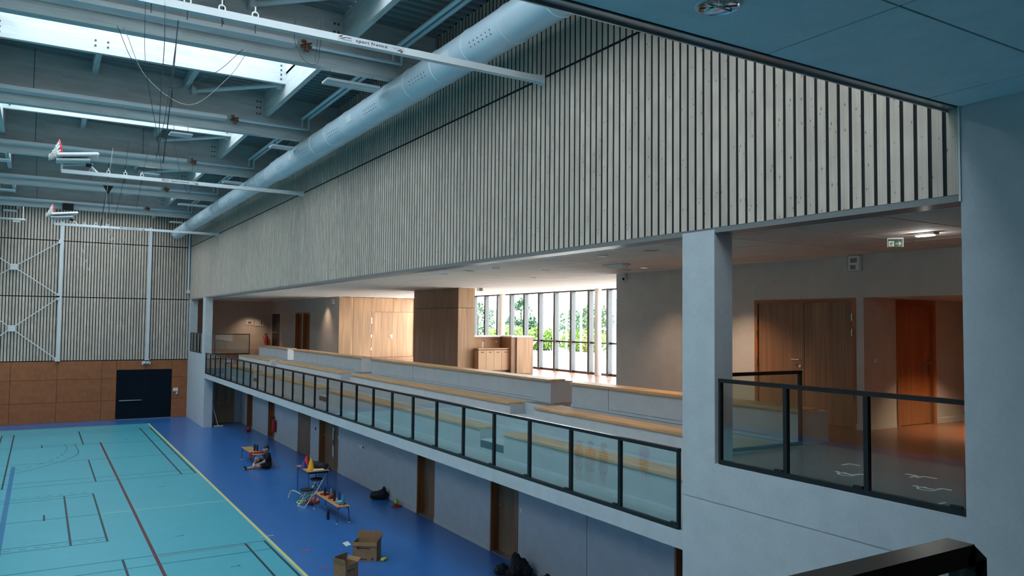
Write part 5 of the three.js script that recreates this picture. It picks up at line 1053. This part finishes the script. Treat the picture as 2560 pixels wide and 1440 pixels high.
{
  const t = thing('person', 'child in black kit sitting on the floor, leaning back on one hand', 'person', [6.95, 0, -27.95]);
  const Z = -27.95, hd = head([6.90, 0.655, Z + 0.02], [-0.92, -0.1, 0.25], 1.0);
  const body = [
    [[6.99, 0.13, Z], [6.99, 0.28, Z], 0.115, 0.105], [[6.99, 0.28, Z], [6.96, 0.46, Z], 0.105, 0.11], [[6.96, 0.46, Z - 0.11], [6.96, 0.46, Z + 0.11], 0.06, 0.06], [[6.95, 0.5, Z], [6.91, 0.62, Z + 0.01], 0.048, 0.042],
    [[6.96, 0.10, Z + 0.08], [6.62, 0.13, Z + 0.20], 0.088, 0.062], [[6.62, 0.13, Z + 0.20], [6.32, 0.065, Z + 0.05], 0.058, 0.038], [[6.30, 0.06, Z + 0.05], [6.20, 0.05, Z + 0.04], 0.036, 0.03],
    [[6.96, 0.10, Z - 0.08], [6.62, 0.34, Z - 0.10], 0.086, 0.058], [[6.62, 0.34, Z - 0.10], [6.52, 0.06, Z - 0.12], 0.056, 0.036],
    [[6.96, 0.46, Z + 0.14], [6.80, 0.27, Z + 0.22], 0.046, 0.037], [[6.80, 0.27, Z + 0.22], [6.56, 0.19, Z + 0.18], 0.036, 0.024],
    [[6.98, 0.46, Z - 0.14], [7.14, 0.26, Z - 0.16], 0.046, 0.037], [[7.14, 0.26, Z - 0.16], [7.28, 0.04, Z - 0.10], 0.035, 0.024], ...hd.skin];
  obj('body', [blobGeo(body, 0.0125, 0.035), blobGeo(hand([6.56, 0.19, Z + 0.18], [-1, -0.4, -0.1], [0, 1, 0.2], 0.85), 0.004, 0.012), blobGeo(hand([7.28, 0.035, Z - 0.10], [1, -0.02, 0.1], [0, 1, 0], 0.85), 0.004, 0.012)], M.skin, t);
  obj('shirt', blobGeo([[[6.99, 0.20, Z], [6.985, 0.3, Z], 0.126, 0.118], [[6.985, 0.3, Z], [6.96, 0.45, Z], 0.118, 0.122], [[6.96, 0.465, Z - 0.12], [6.96, 0.465, Z + 0.12], 0.068, 0.068], [[6.96, 0.455, Z + 0.15], [6.87, 0.35, Z + 0.19], 0.060, 0.058], [[6.98, 0.455, Z - 0.15], [7.07, 0.35, Z - 0.16], 0.060, 0.058]], 0.0125, 0.035), M.shirt, t);
  obj('shorts', blobGeo([[[6.99, 0.135, Z - 0.05], [6.99, 0.135, Z + 0.05], 0.128, 0.128], [[6.97, 0.115, Z + 0.08], [6.74, 0.13, Z + 0.16], 0.108, 0.092], [[6.97, 0.12, Z - 0.08], [6.74, 0.27, Z - 0.1], 0.104, 0.088]], 0.0125, 0.03), M.shirt, t);
  obj('hair', blobGeo([...hd.hair, ball(6.955, 0.79, Z, 0.04), ball(6.97, 0.765, Z, 0.035)], 0.008, 0.03), M.hair, t);
  eyes(t, hd, 1);
  for (const [a, b] of [[[6.24, 0.055, Z + 0.04], [6.19, 0.13, Z + 0.02]], [[6.53, 0.045, Z - 0.12], [6.40, 0.04, Z - 0.13]]]) obj('shoe', blobGeo([[a, b, 0.048, 0.034]], 0.008), a[0] > 6.3 ? M.paper : M.bagBlack, t);
  obj('sock', blobGeo([[[6.53, 0.09, Z - 0.12], [6.555, 0.17, Z - 0.115], 0.044, 0.047]], 0.008), M.paper, t);
}
function stander(x, z, turn, h, top, label) {
  const t = thing('person', label, 'person', [x, 0, z], 'children mirrored in the balustrade'); t.rotation.y = turn; origin.set(t, V(0, 0, 0)); t.scale.setScalar(h / 1.36);
  const hd = head([0, 1.255, 0.01], [0, 0, 1]);
  obj('body', [blobGeo([[[0, 0.70, 0], [0, 0.88, 0], 0.10, 0.095], [[0, 0.88, 0], [0, 1.04, 0], 0.095, 0.10], [[-0.11, 1.05, 0], [0.11, 1.05, 0], 0.05, 0.05], [[0, 1.06, 0], [0, 1.2, 0.005], 0.042, 0.04],
    ...[-1, 1].flatMap((s) => [[[s * 0.07, 0.68, 0], [s * 0.085, 0.38, 0.01], 0.078, 0.052], [[s * 0.085, 0.38, 0.01], [s * 0.09, 0.07, -0.01], 0.05, 0.034], [[s * 0.09, 0.045, -0.01], [s * 0.1, 0.03, 0.11], 0.036, 0.028], [[s * 0.15, 1.04, 0], [s * 0.2, 0.82, -0.01], 0.042, 0.034], [[s * 0.2, 0.82, -0.01], [s * 0.2, 0.62, 0.05], 0.033, 0.023]]), ...hd.skin], 0.0135, 0.03),
    ...[-1, 1].map((s) => blobGeo(hand([s * 0.2, 0.62, 0.05], [0, -1, 0.15], [s, 0, 0], 0.85), 0.0045, 0.012))], M.skin, t);
  obj('shirt', blobGeo([[[0, 0.76, 0], [0, 1.04, 0], 0.122, 0.112], [[-0.12, 1.05, 0], [0.12, 1.05, 0], 0.06, 0.06], ...[-1, 1].map((s) => [[s * 0.155, 1.03, 0], [s * 0.18, 0.92, 0], 0.058, 0.056])], 0.015, 0.03), top, t);
  obj('shorts', blobGeo([[[0, 0.7, 0], [0, 0.72, 0], 0.125, 0.122], ...[-1, 1].map((s) => [[s * 0.075, 0.68, 0], [s * 0.085, 0.46, 0.008], 0.098, 0.082])], 0.015, 0.03), M.shirt, t);
  obj('hair', blobGeo(hd.hair, 0.009, 0.03), M.hair, t); eyes(t, hd, 1);
}
stander(-1.5, -20.9, 1.6, 1.30, M.shirt, 'child standing on the court, mirrored in the balustrade glass, leftmost of three');
stander(-1.55, -20.35, 1.4, 1.35, M.redCloth, 'child standing on the court, mirrored in the balustrade glass, middle of three');
stander(-1.62, -19.75, 1.7, 1.37, M.shirt, 'child standing on the court, mirrored in the balustrade glass, rightmost of three');
stander(-3.4, -19.85, 1.5, 1.36, M.coneBlue, 'child standing alone on the court, mirrored in the glass by the column');
// wheelchair place markings on the lobby floor
{
  const y = GF + 0.003, tapes = [];
  const place = (x, z, label) => {
    const t = one('floor_sticker', label, 'marking', (() => {
      const g = [], b = (x0, z0, x1, z1) => g.push(bx(x + x0, GF, z + z0, x + x1, y, z + z1)), w = 0.025;
      for (const sx of [-1, 1]) for (const sz of [-1, 1]) { b(sx * 0.6, sz * 0.42 - w / 2, sx * 0.6 - sx * 0.14, sz * 0.42 + w / 2); b(sx * 0.6 - w / 2, sz * 0.42, sx * 0.6 + w / 2, sz * 0.42 - sz * 0.14); }
      const ring = new THREE.RingGeometry(0.075, 0.1, 24, 1, 0.6, 4.2).rotateX(-Math.PI / 2).translate(x - 0.02, y, z - 0.02); g.push(ring);
      b(0.0, -0.12, 0.03, 0.06); b(0.0, 0.03, 0.14, 0.06); b(0.12, 0.05, 0.15, 0.14); g.push(new THREE.CircleGeometry(0.03, 14).rotateX(-Math.PI / 2).translate(x + 0.01, y, z - 0.16));
      return g;
    })(), M.paper, 'wheelchair places on the lobby floor', [x, GF, z]);
  };
  place(7.7, -5.47, 'white wheelchair place marking on the lobby floor beside the column');
  place(7.74, -4.58, 'white wheelchair place marking on the lobby floor by the right wall');
}
scene.traverse((o) => { if (o.isMesh) { o.castShadow = true; o.receiveShadow = true; } });
renderer.render(scene, camera);
